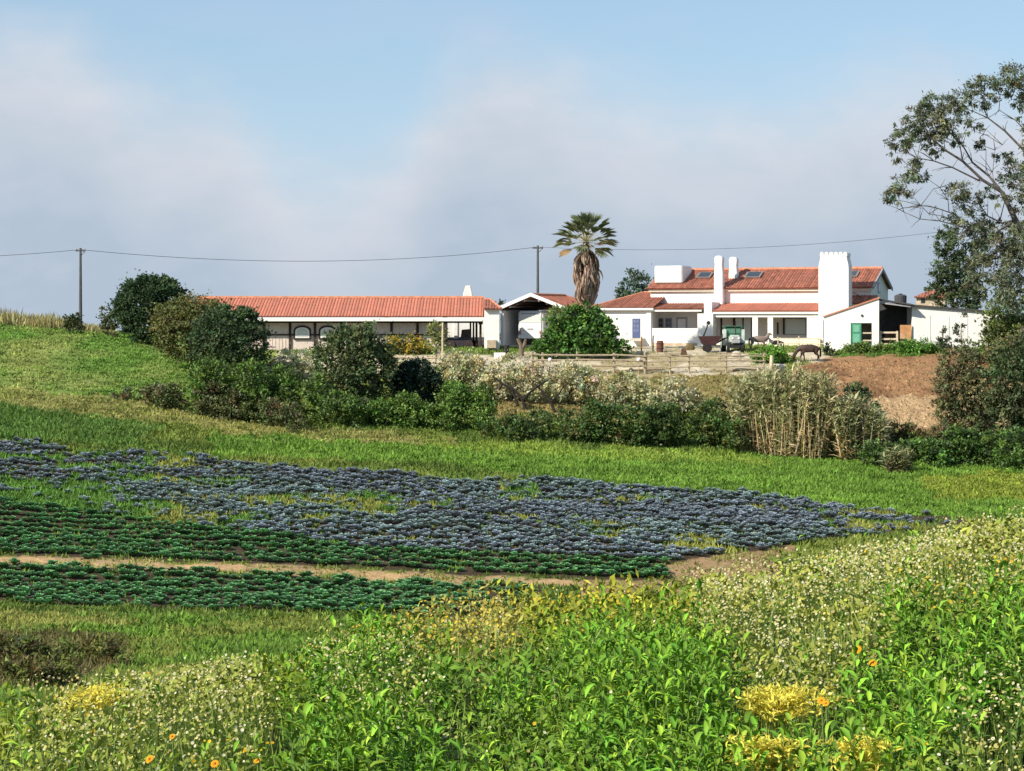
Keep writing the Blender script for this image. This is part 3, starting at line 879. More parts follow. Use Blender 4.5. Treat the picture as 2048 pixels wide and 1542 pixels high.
# ---- long barn
def build_barn():
    B = Frame(520, 702, 178, 0)
    r = B.root('long_barn', 'long low barn with salmon tiled roof and timber-framed pale front', 'barn')
    posts = [374, 425, 477, 528, 580, 630, 683, 735, 783, 835, 885]
    wall = B.box(374, 885, 643, 704, 0.18, 0.36).build('wall', PINKW, r)
    for i in range(len(posts) - 1):
        for (y0, y1) in ((646, 668), (671, 703)):
            if 580 <= posts[i] <= 630 and y0 == 671: pass
            panel = B.box(posts[i] + 2.6, posts[i + 1] - 2.6, y0, y1, 0.07, 0.18).build('panel', PINKW, r)
            u0, u1, w0, w1 = B.rect(posts[i] + 2.6, posts[i + 1] - 2.6, y0, y1, 0.07)
            if posts[i] in (580, 630): continue
            nb = 7
            for q in range(1, nb):
                uu = u0 + (u1 - u0) * q / nb
                MB().box(uu - 0.022, uu + 0.022, 0.04, 0.07, w0 + 0.12, w1 - 0.12).build('batten', PINKW, panel)
    for px in posts: B.box(px - 2.4, px + 2.4, 641, 704, -0.06, 0.16).build('post', TIMBER, r)
    B.box(374, 885, 668, 671, -0.02, 0.07).build('rail', TIMBER, r)
    B.box(374, 963, 641, 646, -0.10, 0.14).build('top_beam', TIMBER, r)
    # arched windows
    for c in (604.5, 655):
        def arch(px0, px1, pt, pb, v, rise):
            u0, u1, w0, w1 = B.rect(px0, px1, pt, pb, v); n = 9
            pts = [(u0, v, w0), (u1, v, w0)]
            for k in range(n + 1):
                t = math.pi * k / n
                pts.append(((u0 + u1) / 2 + (u1 - u0) / 2 * math.cos(t), v, w1 - rise + rise * math.sin(t)))
            return pts
        fr = MB().prism(arch(c - 17.5, c + 17.5, 651, 679, -0.10, 0.42), (0, 0.16, 0)).build('window', TIMBER, r)
        MB().prism(arch(c - 14, c + 14, 654.5, 676, -0.13, 0.34), (0, 0.03, 0)).build('window_frame', WHITEP, fr)
        MB().prism(arch(c - 11, c + 11, 657, 673, -0.15, 0.28), (0, 0.02, 0)).build('pane', GGLASS, fr)
    # roof
    u0, u1 = B.u(374, -1.3), B.u(966, -1.3)
    we, wr = B.w(632, 5, -1.3), B.w(596.5, 5, 4.0)
    rf = tiled_face(r, [(u0, -1.3, we), (u1, -1.3, we), (u1, 4.0, wr), (u0, 4.0, wr)], TILE_A, 0.385)
    tiled_face(r, [(u1, 9.3, we), (u0, 9.3, we), (u0, 4.0, wr), (u1, 4.0, wr)], TILE_A, 0.385, rows=False)
    ridge(r, (u0, 4.0, wr + 0.05), (u1, 4.0, wr + 0.05), 0.15)
    MB().box(u0 + 0.05, u1 - 0.05, -1.26, -1.16, we - 0.46, we - 0.13).build('fascia', WHITEP, r)
    MB().box(u0 + 0.05, u1 - 0.05, -1.14, 0.0, we - 0.42, we - 0.36).build('soffit', TIMBER, r)
    MB().prism([(u0 + 0.3, 8.0, 0), (u0 + 0.3, 0.4, 0), (u0 + 0.3, 0.4, we), (u0 + 0.3, 4, wr - 0.2), (u0 + 0.3, 8, we)], (0.2, 0, 0)).build('end_wall', PINKW, r)
    ue = B.u(885)
    MB().prism([(ue, 8.0, 0), (ue, 0.4, 0), (ue, 0.4, we - 0.3), (ue, 4, wr - 0.25), (ue, 8, we - 0.3)], (0.2, 0, 0)).build('end_wall', PINKW, r)
    MB().box(u0 + 0.3, ue, 8.0, 8.2, 0, we - 0.2).build('back_wall', PINKW, r)
    # open porch end
    MB().box(ue + 0.2, u1, -1.2, 9.0, -0.5, 0.14).build('porch_floor', CONC, r)
    for px, v, wd in ((941, 7.6, 0.10), (947, 4.5, 0.10), (953, 0.6, 0.12), (961, -0.2, 0.13)):
        uu = B.u(px, v)
        MB().tube([(uu, v, 0.1), (uu, v, 0.5), (uu, v, 0.9), (uu, v, 1.0), (uu, v, 2.55)], [wd, wd * 1.25, wd * 1.25, wd * 0.8, wd * 0.8], 8).build('porch_post', TIMBER, r)
    MB().box(u1 - 0.42, u1 - 0.15, -0.35, 8.5, we - 0.75, we - 0.36).build('porch_beam', TIMBER, r)
    # chimney on the ridge
    cb = MB(); v = 4.6
    p = [B.p(924.5, 599, v), B.p(946, 599, v), B.p(944, 585, v), B.p(940.5, 571, v), B.p(931, 571, v), B.p(927, 585, v)]
    cb.prism(p, (0, 0.7, 0)).build('chimney', WHITE, r, bevel=0.04)


build_barn()


# ---- white link wing and the wall seen through the porch
def build_link():
    B = Frame(970, 697, 176.6, 0)
    r = B.root('white_link_wing', 'small white wing with red hipped roof between barn and carport', 'building')
    B.box(968.5, 998.5, 617, 700, 0, 7).build('wall', WHITE, r)
    B.box(974, 992, 680, 696, -0.8, -0.02).build('step_block', STONE, r)
    u0, u1, u2 = B.u(967, -0.4), B.u(1002, -0.4), B.u(1008, 4)
    we, wr = B.w(617, 0, -0.4), B.w(599, 0, 3.5)
    A, Bp, C, D = (u0, -0.4, we), (u1, -0.4, we), (u1 - 1.0, 3.5, wr), (u0, 3.5, wr)
    tiled_face(r, [A, Bp, C, D], TILE_B, 0.36)
    tiled_face(r, [(u1, 7.4, we), (u0, 7.4, we), D, C], TILE_B, 0.36, rows=False)
    ridge(r, D, C, 0.13); ridge(r, C, Bp, 0.12)
    B2 = Frame(880, 697, 189, 0)
    r2 = B2.root('garden_wall', 'sunlit white wall seen through the open barn porch', 'wall')
    B2.box(872, 972, 634, 699, 0, 0.4).build('wall', WHITE, r2)
    B2.box(908, 915, 640, 697, -0.12, 0.0).build('pilaster', WHITE, r2)


build_link()


# ---- carport with its gable and the camper under it
def build_carport():
    B = Frame(1000, 691, 185, 22)
    r = B.root('gabled_carport', 'open carport with white gable trim and red tiled roof', 'carport')
    D = 11.0
    apex = B.p(1062, 590, -0.3); el = B.p(997, 618, -0.3); er = B.p(1152, 626, -0.3)
    um = apex[0]; half = um - el[0]; wl = el[2]; ur = um + half * 1.06; we = wl
    for (ue, nm) in ((el[0], 'left'), (ur, 'right')):
        A, Bp = np.array((ue, -0.3, we)), np.array((ue, D, we)); C, Dd = np.array((um, D - 2.5, apex[2])), np.array((um, -0.3, apex[2]))
        tiled_face(r, [A, Bp, C, Dd], TILE_B, 0.36, 0.08)
        MB().prism([(ue, -0.40, we - 0.12), (um, -0.40, apex[2] - 0.12), (um, -0.40, apex[2] + 0.20), (ue, -0.40, we + 0.20)], (0, 0.10, 0)).build('bargeboard', WHITEP, r)
        for q in (0.12, 0.34, 0.56, 0.78):
            uu = ue + (um - ue) * q; ww = we + (apex[2] - we) * q - 0.30
            MB().box(uu - 0.07, uu + 0.07, -0.25, D - 2.6, ww, ww + 0.16).build('purlin', GREY if q in (0.34, 0.78) else DARKMETAL, r)
    tiled_face(r, [(ur, D, we), (el[0], D, we), (um, D - 2.5, apex[2])], TILE_B, 0.36, 0.08)
    ridge(r, (um, -0.3, apex[2] + 0.06), (um, D - 2.5, apex[2] + 0.06), 0.13)
    ridge(r, (um, D - 2.5, apex[2] + 0.03), (ur, D, we + 0.03), 0.12)
    u0 = B.u(1001)
    MB().box(u0, u0 + 0.3, 0, 0.35, 0, we - 0.1).build('pillar', WHITE, r)
    MB().box(u0, u0 + 0.2, 0.35, D - 0.6, 0, we - 0.15).build('side_wall', WHITE, r)
    MB().box(u0, ur - 0.1, D - 0.6, D - 0.4, 0, we - 0.1).build('back_wall', WHITE, r)
    MB().box(ur - 0.5, ur - 0.2, 0, 0.35, 0, we - 0.1).build('pillar', WHITE, r)
    MB().box(ur - 0.45, ur - 0.25, 5.0, D - 0.6, 0, we - 0.15).build('side_wall', WHITE, r)
    MB().box(u0 - 0.2, ur + 0.2, -1.5, D, -0.6, 0.02).build('floor_slab', CONC, r)
    # camper van
    C = Frame(1036, 687, 185.6, 22)
    v = C.root('camper_van', 'white camper van parked under the gabled carport', 'camper van')
    u0, u1, w0, w1 = C.rect(1036, 1085, 622, 680, 0)
    MB().box(u0, u1, 0, 6.2, w0 + 0.12, w1).build('body', plain('camper_white', (0.74, 0.745, 0.75), 0.35, 0.03, 1.0), v, bevel=0.14)
    wc = (u0 + u1) / 2
    MB().box(u0 + 0.22, u1 - 0.22, -0.035, 0.02, w1 - 1.05, w1 - 0.45).build('rear_window', GGLASS, v)
    MB().box(u0 + 0.3, u1 - 0.3, -0.045, 0.0, w1 - 0.30, w1 - 0.20).build('top_trim', GREY, v)
    MB().box(wc - 0.28, wc + 0.28, -0.05, 0.0, w0 + 0.95, w0 + 1.09).build('number_plate', GREY, v)
    MB().box(u0 + 0.03, u1 - 0.03, -0.14, 0.05, w0 + 0.14, w0 + 0.42).build('bumper', WHITEP, v, bevel=0.04)
    tl = plain('tail_light', (0.42, 0.12, 0.08), 0.3, 0.1)
    for s in (u0 + 0.12, u1 - 0.30): MB().box(s, s + 0.18, -0.03, 0.02, w0 + 0.52, w0 + 0.86).build('tail_light', tl, v)
    for a, b in ((0.8, 1.4), (2.2, 3.2)): MB().box(u1 - 0.02, u1 + 0.03, a, b, w0 + 1.35, w0 + 2.0).build('side_window', DGLASS, v)
    for s in (u0 + 0.12, u1 - 0.30):
        for y in (1.2, 4.8):
            wh = MB().tube([(s, y, 0.33), (s + 0.2, y, 0.33)], 0.34, 14).build('wheel', BLACK, v)
            MB().tube([(s - 0.01, y, 0.33), (s + 0.21, y, 0.33)], 0.19, 12).build('rim', GREY, wh)


build_carport()


# ---- middle wing with the blue door
def build_mid():
    B = Frame(1192, 691, 190, 22)
    r = B.root('low_white_wing', 'low white wing with blue door and red hipped roof beside the palm', 'building')
    we_py = 613
    B.box(1190, 1304, 614, 693, 0, 0.35).build('wall', WHITE, r)
    u0, u1, w0, w1 = B.rect(1190, 1304, 614, 693, 0)
    MB().box(u0, u0 + 0.3, 0.35, 8, w0, w1).build('side_wall', WHITE, r)
    A = B.p(1182, 614, -0.5); E = B.p(1306, 614, -0.5); E[2] = A[2]
    C = B.p(1288, 585, 5.0); Dd = np.array((E[0], 5.0, C[2]))
    tiled_face(r, [A, E, Dd, C], TILE_B, 0.36)
    tiled_face(r, [(A[0], 10.0, A[2]), A, C], TILE_B, 0.36)
    ridge(r, C, Dd, 0.13); ridge(r, C, A, 0.12)
    MB().box(A[0] + 0.1, E[0], -0.46, -0.36, A[2] - 0.30, A[2] - 0.10).build('fascia', WHITEP, r)
    d = B.box(1264.5, 1280, 637, 676, -0.05, 0.02).build('door', BLUE, r)
    for k in range(3):
        a = 638 + k * 9.0
        B.box(1267, 1271.4, a + 1.4, a + 8, -0.07, -0.04).build('pane', plain('blue_glass', (0.16, 0.19, 0.30), 0.2, 0.1), d)
        B.box(1273, 1277.4, a + 1.4, a + 8, -0.07, -0.04).build('pane', plain('blue_glass', (0.16, 0.19, 0.30), 0.2, 0.1), d)
    B.box(1260, 1284.5, 676.5, 682, -0.9, -0.02).build('step', CONC, r)
    wn = B.box(1194, 1221, 637, 657, -0.04, 0.02).build('window', TIMBER, r)
    for k in range(3): B.box(1196 + k * 8.3, 1202.4 + k * 8.3, 639, 655, -0.06, -0.03).build('pane', DGLASS, wn)
    return r


build_mid()


# ---- main house
def build_house():
    H = Frame(1300, 693, 188, 22)
    r = H.root('main_house', 'large white farmhouse with weathered red tiled roof and arcade', 'house')
    # left porch
    H.box(1293, 1301.5, 619, 694, -0.15, 3.0).build('corner_pier', WHITE, r)
    H.box(1301.5, 1395, 656.5, 686, 0.0, 0.25).build('parapet', WHITE, r)
    H.box(1301.5, 1395, 686, 699, -0.08, 0.3).build('stone_base', STONE, r)
    H.box(1301.5, 1396, 616, 700, 2.4, 2.8).build('porch_wall', WHITE, r)
    for a in (1313.5, 1330.5):
        wn = H.box(a, a + 13, 636, 655.5, 2.30, 2.42).build('window', GREY, r)
        for i in range(2):
            for j in range(2): H.box(a + 1.6 + i * 5.3, a + 6.0 + i * 5.3, 638 + j * 8.4, 645 + j * 8.4, 2.26, 2.32).build('pane', DGLASS, wn)
    dr = H.box(1352.5, 1374, 634.5, 690, 2.32, 2.42).build('door', GREY, r)
    H.box(1355.5, 1371, 638, 690, 2.28, 2.34).build('door_leaf', WHITEP, dr)
    H.box(1298, 1403, 616.5, 623, -0.30, -0.18).build('fascia', WHITEP, r)
    e0, e1 = H.p(1296, 616.5, -0.4), H.p(1406, 616.5, -0.4); e1[2] = e0[2]
    wt = H.w(607, 3, 3.0)
    tiled_face(r, [e0, e1, (e1[0], 3.0, wt), (e0[0], 3.0, wt)], TILE_B, 0.36)
    # broad pier between the porches
    H.box(1395, 1426, 627, 701, -0.45, 0.7).build('pier', WHITE, r)
    H.box(1408, 1423.5, 604, 627, -0.40, 2.9).build('pier_cap', WHITE, r)
    # upper storey
    u_l, u_r = H.u(1301, 3.0), H.u(1741, 3.0)
    w_e = H.w(576, 2, 3.0)
    MB().box(u_l, u_r, 3.0, 11.0, 0, w_e).build('wall', WHITE, r)
    MB().box(u_l - 0.1, u_r - 0.02, 2.72, 2.98, w_e - 0.34, w_e - 0.12).build('cornice', plain('cream_paint', (0.78, 0.70, 0.56), 0.7, 0.05), r)
    # main roof
    w_r = H.w(540, 6, 7.0)
    a, b = u_l - 0.25, u_r + 0.3
    we2 = w_e - 0.02
    tiled_face(r, [(a, 2.5, we2), (b, 2.5, we2), (b, 7.0, w_r), (a, 7.0, w_r)], TILE_B, 0.36)
    tiled_face(r, [(b, 11.5, we2), (a, 11.5, we2), (a, 7.0, w_r), (b, 7.0, w_r)], TILE_B, 0.36, rows=False)
    ridge(r, (a, 7.0, w_r + 0.06), (b, 7.0, w_r + 0.06), 0.15)
    for (v0, v1) in ((2.5, 7.0), (11.5, 7.0)):
        MB().prism([(b - 0.02, v0, we2 - 0.24), (b - 0.02, v1, w_r - 0.24), (b - 0.02, v1, w_r + 0.06), (b - 0.02, v0, we2 + 0.06)], (0.10, 0, 0)).build('bargeboard', GREY, r)
    MB().prism([(u_r - 0.3, 3.0, w_e - 0.01), (u_r - 0.3, 11.0, w_e - 0.01), (u_r - 0.3, 7.0, w_r - 0.2)], (0.28, 0, 0)).build('gable_wall', WHITE, r)
    gw = MB().box(u_r - 0.03, u_r + 0.04, 6.2, 7.2, w_e - 0.5, w_e + 0.45).build('gable_window', GREY, r)
    MB().box(u_r + 0.02, u_r + 0.06, 6.3, 7.1, w_e - 0.4, w_e + 0.35).build('pane', DGLASS, gw)
    # skylights lie in the roof plane
    sl = np.array((0, 4.5, w_r - we2)); L = np.linalg.norm(sl); sd = sl / L; nn = np.array((0, -sd[2], sd[1]))
    for (p0, p1) in ((1396, 1425), (1492, 1525), (1700, 1718)):
        for vv in (5.6,):
            ua, ub = H.u(p0, vv), H.u(p1, vv); t0, t1 = 0.50 * L, 0.80 * L
            base = np.array((0, 2.5, we2))
            q = [base + np.array((x, 0, 0)) + sd * t + nn * 0.08 for x, t in ((ua, t0), (ub, t0), (ub, t1), (ua, t1))]
            f = MB().prism(q, nn * 0.10).build('skylight', plain('skylight_frame', (0.20, 0.17, 0.16), 0.5, 0.1), r)
            q2 = [base + np.array((x, 0, 0)) + sd * t + nn * 0.185 for x, t in ((ua + 0.2, t0 + 0.16), (ub - 0.2, t0 + 0.16), (ub - 0.2, t1 - 0.16), (ua + 0.2, t1 - 0.16))]
            MB().prism(q2, nn * 0.02).build('pane', DGLASS, f)
    # boxy white dormer on the left of the roof
    H.box(1309, 1364, 531.5, 566, 3.4, 6.6).build('dormer', WHITE, r, bevel=0.07)
    # chimneys shaped like bottles
    for (c, hw, pb, pt, v) in ((1436.5, 8.5, 609, 511.5, 2.1), (1465.5, 8.3, 558, 514, 4.8)):
        pr = [(pb, hw), (pt + 34, hw), (pt + 18, hw * 0.84), (pt + 10, hw * 0.92), (pt + 5, hw * 0.95), (pt + 1.5, hw * 0.75), (pt, hw * 0.4)]
        pts = [H.p(c + q, y, v) for y, q in pr] + [H.p(c - q, y, v) for y, q in reversed(pr)]
        MB().prism(pts, (0, 0.75, 0)).build('chimney', WHITE, r, bevel=0.03)
    # right porch
    e0, e1 = H.p(1424, 621, -0.4), H.p(1640, 621, -0.4); e1[2] = e0[2]
    tiled_face(r, [e0, e1, (e1[0], 3.0, wt), (e0[0], 3.0, wt)], TILE_A, 0.36)
    u0, u1 = H.u(1427), H.u(1640)
    MB().box(u0, u1, -0.10, 0.30, e0[2] - 0.62, e0[2] - 0.08).build('porch_beam', WHITE, r)
    MB().box(u0, u1, -0.32, -0.22, e0[2] - 0.30, e0[2] - 0.09).build('fascia', WHITEP, r)
    wb = e0[2] - 0.62
    for (p0, p1) in ((1505, 1515.5), (1535.5, 1546), (1614, 1638)):
        MB().box(H.u(p0), H.u(p1), -0.05, 0.28, -0.1, wb).build('porch_pillar', WHITE, r)
    PW = plain('porch_wall_render', (0.80, 0.72, 0.70), 0.9, 0.05, 1.0)
    MB().box(u0, u1, 2.7, 2.95, -0.1, e0[2]).build('porch_back_wall', PW, r)
    MB().box(u0, u1, -0.6, 2.7, -0.5, 0.0).build('porch_floor', CONC, r)
    for (p0, p1, y0, y1) in ((1469, 1503, 634, 692), (1569, 1612, 636, 670)):
        wn = H.box(p0, p1, y0, y1, 2.60, 2.72).build('window', TIMBER if p0 < 1500 else GREY, r)
        n = 2 if p0 < 1500 else 1; wd = (p1 - p0) / n
        for k in range(n): H.box(p0 + k * wd + 1.6, p0 + (k + 1) * wd - 1.6, y0 + 2, y1 - 2, 2.57, 2.62).build('pane', GGLASS, wn)
    for px in (1442, 1467, 1555, 1567): H.box(px - 1.2, px + 1.2, 636 if px != 1555 else 645, 690 if px < 1500 else 669, 2.5, 2.66).build('timber_post', TIMBER, r)
    H.box(1545, 1640, 677, 693, -1.3, -1.0).build('low_wall', plain('cream_wall', (0.74, 0.68, 0.52), 0.85, 0.06), r)
    # tower-like chimney block with scalloped top
    pr = [(694, 30), (538, 30), (530, 29.5), (514, 26), (511, 26)]
    v = -0.9
    c = 1667
    pts = [H.p(c + q, y, v) for y, q in pr] + [H.p(c - q, y, v) for y, q in reversed(pr)]
    tw = MB().prism(pts, (0, 1.5, 0)).build('chimney_block', WHITE, r)
    for k in range(6):
        x = c - 23.5 + k * 9.4
        q = [H.p(x + 3.9 * math.cos(t), 511.6 - 8.0 * math.sin(t) ** 0.7, v) for t in np.linspace(0, math.pi, 8)]
        MB().prism(q, (0, 1.5, 0)).build('scallop', WHITE, tw)
    # lean-to to the right of the tower
    e0, e1 = H.p(1694, 606, 0.8), H.p(1745, 606, 0.8); e1[2] = e0[2]
    tiled_face(r, [e0, e1, (e1[0], 3.0, e0[2] + 0.7), (e0[0], 3.0, e0[2] + 0.7)], TILE_B, 0.36)
    MB().box(e0[0], e1[0] - 0.1, 0.95, 3.0, 0, e0[2] - 0.1).build('lean_to_wall', WHITE, r)
    q = [H.p(1700, 583, 2.6), H.p(1704, 583, 2.6), H.p(1744, 601, 2.6), H.p(1740, 601, 2.6)]
    MB().prism(q, (0, 0.2, 0)).build('brace', OLDWOOD, r)
    # the drain pipe and lamp that break the white front
    H.box(1645.5, 1647, 640, 690, -1.0, -0.91).build('drain_pipe', GREY, r)


build_house()


# ---- shed, open bay and long white wall at the right
def build_shed():
    S = Frame(1648, 692, 174, 10)
    r = S.root('white_shed', 'white mono-pitch shed with open green door next to the dark bay', 'shed')
    top = lambda px: 633.5 - (px - 1648) / 110.0 * 37.0

    def piece(p0, p1, b, t0=None, t1=None, name='wall'):
        pts = [S.p(p0, b, 0), S.p(p1, b, 0), S.p(p1, t1 if t1 else top(p1), 0), S.p(p0, t0 if t0 else top(p0), 0)]
        return MB().prism(pts, (0, 0.3, 0)).build(name, WHITE, r)
    piece(1648, 1701.5, 704); piece(1743.5, 1758, 704)
    p = [S.p(1701.5, 646, 0), S.p(1743.5, 646, 0), S.p(1743.5, top(1743.5), 0), S.p(1701.5, top(1701.5), 0)]
    MB().prism(p, (0, 0.3, 0)).build('lintel_wall', WHITE, r)
    cp = [S.p(1646, top(1646) + 0.5, -0.12), S.p(1759.5, top(1759.5) + 0.5, -0.12), S.p(1759.5, top(1759.5) - 2.2, -0.12), S.p(1646, top(1646) - 2.2, -0.12)]
    MB().prism(cp, (0, 5.2, 0)).build('roof_edge', RIDGE, r)
    ua, ub = S.u(1648), S.u(1758); h1 = S.w(600, ub)
    MB().box(ua, ub, 4.8, 5.0, 0, S.w(634, ua)).build('back_wall', WHITE, r)
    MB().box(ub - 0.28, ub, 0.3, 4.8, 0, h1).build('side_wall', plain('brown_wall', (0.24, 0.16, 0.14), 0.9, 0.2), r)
    MB().box(ua, ua + 0.28, 0.3, 4.8, 0, S.w(634, ua)).build('side_wall', WHITE, r)
    d = MB().box(S.u(1703), S.u(1722.5), -0.10, -0.03, S.w(693, 2.5), S.w(647, 2.5)).build('door', GREENP, r)
    MB().box(S.u(1706), S.u(1719.5), -0.125, -0.10, S.w(664, 2.5), S.w(650, 2.5)).build('door_panel', plain('pale_green_paint', (0.16, 0.40, 0.28), 0.5, 0.1), d)
    MB().box(S.u(1706), S.u(1719.5), -0.125, -0.10, S.w(690, 2.5), S.w(668, 2.5)).build('door_panel', MATS['pale_green_paint'], d)
    MB().tube([S.p(1724, 631, -0.02), S.p(1724, 631, -0.08)], 0.11, 10).build('vent', DARKMETAL, r)
    for y in (666, 681): MB().box(S.u(1723), S.u(1743), 0.06, 0.14, S.w(y + 1.4, 4), S.w(y - 1.4, 4)).build('stall_rail', PALEWOOD, r)
    # bay
    T = Frame(1758.5, 692, 174, 10)
    b = T.root('open_bay', 'dark open lean-to bay with orange board beside the long white wall', 'shelter')
    uc, ud = T.u(1759), T.u(1823.5)
    rp = [T.p(1757, 600, -0.6), T.p(1826, 611, -0.6), T.p(1826, 608, -0.6), T.p(1757, 597, -0.6)]
    MB().prism(rp, (0, 6.2, 0)).build('sheet_roof', DARKMETAL, b)
    fp = [T.p(1760, 607, -0.45), T.p(1822, 614.5, -0.45), T.p(1822, 611.5, -0.45), T.p(1760, 603, -0.45)]
    MB().prism(fp, (0, 0.08, 0)).build('fascia', GREY, b)
    MB().box(uc, ud, 5.2, 5.4, 0, T.w(606, 1)).build('back_wall', DARKMETAL, b)
    MB().box(T.u(1800, 0.3), T.u(1823, 0.3), 0.3, 0.38, T.w(687, 3), T.w(650, 3)).build('orange_board', ORANGEP, b)
    MB().box(T.u(1770, 4), T.u(1803, 4), 4.0, 5.0, 0, 1.15).build('hay_stack', plain('hay', (0.34, 0.20, 0.12), 0.95, 0.3, 3, 0.5), b)
    g = T.root('white_gate', 'pale wooden gate across the mouth of the dark bay', 'gate')
    for y in (665, 678, 688): MB().box(T.u(1759), T.u(1796), -0.40, -0.34, T.w(y + 1.8, 1), T.w(y - 1.8, 1)).build('rail', PALEWOOD, g)
    for px in (1761, 1794): MB().box(T.u(px - 2), T.u(px + 2), -0.46, -0.40, T.w(693, 1), T.w(662, 1)).build('post', PALEWOOD, g)
    # long wall building
    U = Frame(1824, 690, 174, 6)
    l = U.root('long_white_outbuilding', 'long plain white outbuilding with dark sheet roof behind the bushes', 'outbuilding')
    pts = [U.p(1824, 702, 0), U.p(2010, 702, 0), U.p(2010, 626, 0), U.p(1824, 611.5, 0)]
    MB().prism(pts, (0, 0.3, 0)).build('wall', WHITE, l)
    u0, u1 = U.u(1824), U.u(2010)
    MB().box(u0, u0 + 0.25, 0.3, 6, 0, U.w(613, 0)).build('side_wall', WHITE, l)
    for k in range(1, 5):
        uu = u0 + (u1 - u0) * k / 5
        MB().box(uu - 0.02, uu + 0.02, -0.015, 0.0, 0.1, 2.7 - 0.12 * k).build('wall_joint', GREY, l)
    rp = [U.p(1822, 612, -0.25), U.p(2012, 626.5, -0.25), U.p(2012, 623.5, -0.25), U.p(1822, 608.6, -0.25)]
    MB().prism(rp, (0, 6.5, 0)).build('sheet_roof', DARKMETAL, l)
    # water tank on the bay roof
    t = T.root('water_tank', 'black plastic water tank on the roof of the dark bay', 'tank')
    P0, P1 = T.p(1801, 606, 2.5), T.p(1801, 589, 2.5)
    MB().tube([P0, P0 * 0.15 + P1 * 0.85, P1], [0.52, 0.54, 0.34], 16).build('drum', DARKMETAL, t, smooth=False)
    MB().tube([P1 - np.array((0, 0, 0.02)), P1 + np.array((0, 0, 0.08))], 0.16, 12).build('lid', BLACK, t)
    # far house hidden by trees
    Fh = Frame(1826, 606, 235, 15)
    f = Fh.root('far_house', 'distant cottage with faded red roof glimpsed behind the shed roof', 'house')
    Fh.box(1832, 1890, 592, 640, 0, 6).build('wall', STONE, f)
    e0, e1 = Fh.p(1828, 594, -0.4), Fh.p(1894, 594, -0.4); e1[2] = e0[2]; wt = Fh.w(580, 2, 3)
    tiled_face(f, [e0, e1, (e1[0], 3, wt), (e0[0] + 1.6, 3, wt)], TILE_B, 0.45)
    MB().box(Fh.u(1842), Fh.u(1850), -0.05, 0.02, Fh.w(606, 1), Fh.w(597, 1)).build('window', DGLASS, f)


build_shed()

# ------------------------------------------------------------------ trees, bushes, hedges
def add_crown(root, name, VFC, mat):
    V, Fc, C = VFC
    return mesh_obj(name, V - np.array(root.location)[None], Fc, mat, root, tint=C)


def plant(name, label, cat, px0, px1, pyt, pyb, col, n, leaf=0.26, wid=0.16, var=0.22, m=9, seed=1, dep=0.8, Y=None, group=None, trunk=0.12, low=0.1, bark=None,
          clump=0.30, mat=None, cols=None, blobs=None, tmpl=T_DIAMOND, up_bias=0.25, per=45, cname='crown', shape=None):
    rng = R8(seed); n = int(n * 1.55)
    pxc = (px0 + px1) / 2
    if Y is None: Y = Yground(pxc, pyb)
    X = (pxc - CX) / F_PX * Y
    z = float(ground(X, Y))
    base = np.array([X, Y, z])
    w = (px1 - px0) / F_PX * Y
    h = (PY0 - pyt) / F_PX * Y - z
    r = empty(name, base, 0, label, cat, group)
    bl = blobs if blobs is not None else (globe if shape else dome)(rng, base, w, w * dep, h, m, low)
    add_crown(r, cname, crown_np(rng, bl, n, leaf, wid, col, var, clump, per, up_bias, cols=cols, tmpl=tmpl), mat or LEAFD)
    if trunk:
        mb = MB(); top = np.array([rng.normal(0, 0.1), rng.normal(0, 0.1), h * 0.55])
        mb.tube([(0, 0, -0.15), top * 0.5 + np.array([rng.normal(0, .08), 0, 0]), top], [trunk, trunk * 0.8, trunk * 0.5], 7)
        t = mb.build('trunk', bark or BARK, r)
        mb = MB()
        for b in bl[:7]:
            e = np.array(b[:3]) - base
            s0 = top * rng.uniform(0.5, 0.95)
            mb.tube([s0, (s0 + e) / 2 + rng.normal(0, 0.12, 3), e], [trunk * 0.45, trunk * 0.3, trunk * 0.12], 5)
        mb.build('limb', bark or BARK, t)
    return r, base, w, h


DKG = (0.030, 0.055, 0.026)
plant('round_tree', 'tall rounded dark green tree at the left end of the barn', 'tree', 226, 382, 549, 688, (0.034, 0.060, 0.027), 18000, 0.26, 0.15, 0.20, 15, 11, 0.9, trunk=0.22, low=0.0, clump=0.24, shape=1)
plant('olive_bush', 'olive-brown bush between the rounded tree and the dark bush', 'bush', 296, 472, 588, 722, (0.112, 0.112, 0.044), 11500, 0.24, 0.12, 0.22, 15, 12, 0.7, Y=163, clump=0.28, shape=1, cols=((0.10, 0.12, 0.04), 0.35))
plant('dark_bush', 'broad dark green bush in front of the barn roof corner', 'bush', 376, 540, 612, 745, (0.046, 0.072, 0.032), 11000, 0.24, 0.14, 0.24, 14, 13, 0.8, Y=158, clump=0.28, shape=1)
plant('holm_oak', 'dark grey-green tree rising in front of the barn windows', 'tree', 622, 792, 650, 828, (0.062, 0.088, 0.038), 11000, 0.25, 0.15, 0.26, 16, 14, 0.8, Y=146, trunk=0.18, low=0.0, shape=1, cols=((0.10, 0.12, 0.05), 0.25))
plant('shadowy_bush', 'very dark rounded bush right of the grey-green tree', 'bush', 778, 884, 720, 822, (0.020, 0.036, 0.024), 5200, 0.24, 0.14, 0.22, 9, 15, 0.8, Y=148, shape=1, low=0.0)
plant('crest_bush', 'small bush at the foot of the left utility pole', 'bush', 126, 168, 626, 655, (0.09, 0.10, 0.045), 900, 0.22, 0.12, 0.2, 5, 16, 0.8, Y=180, trunk=0.04)
plant('crest_bush', 'little scrubby bush on the crest beside the rounded tree', 'bush', 196, 236, 610, 660, (0.085, 0.095, 0.045), 900, 0.22, 0.12, 0.2, 5, 17, 0.8, Y=180, trunk=0.04)
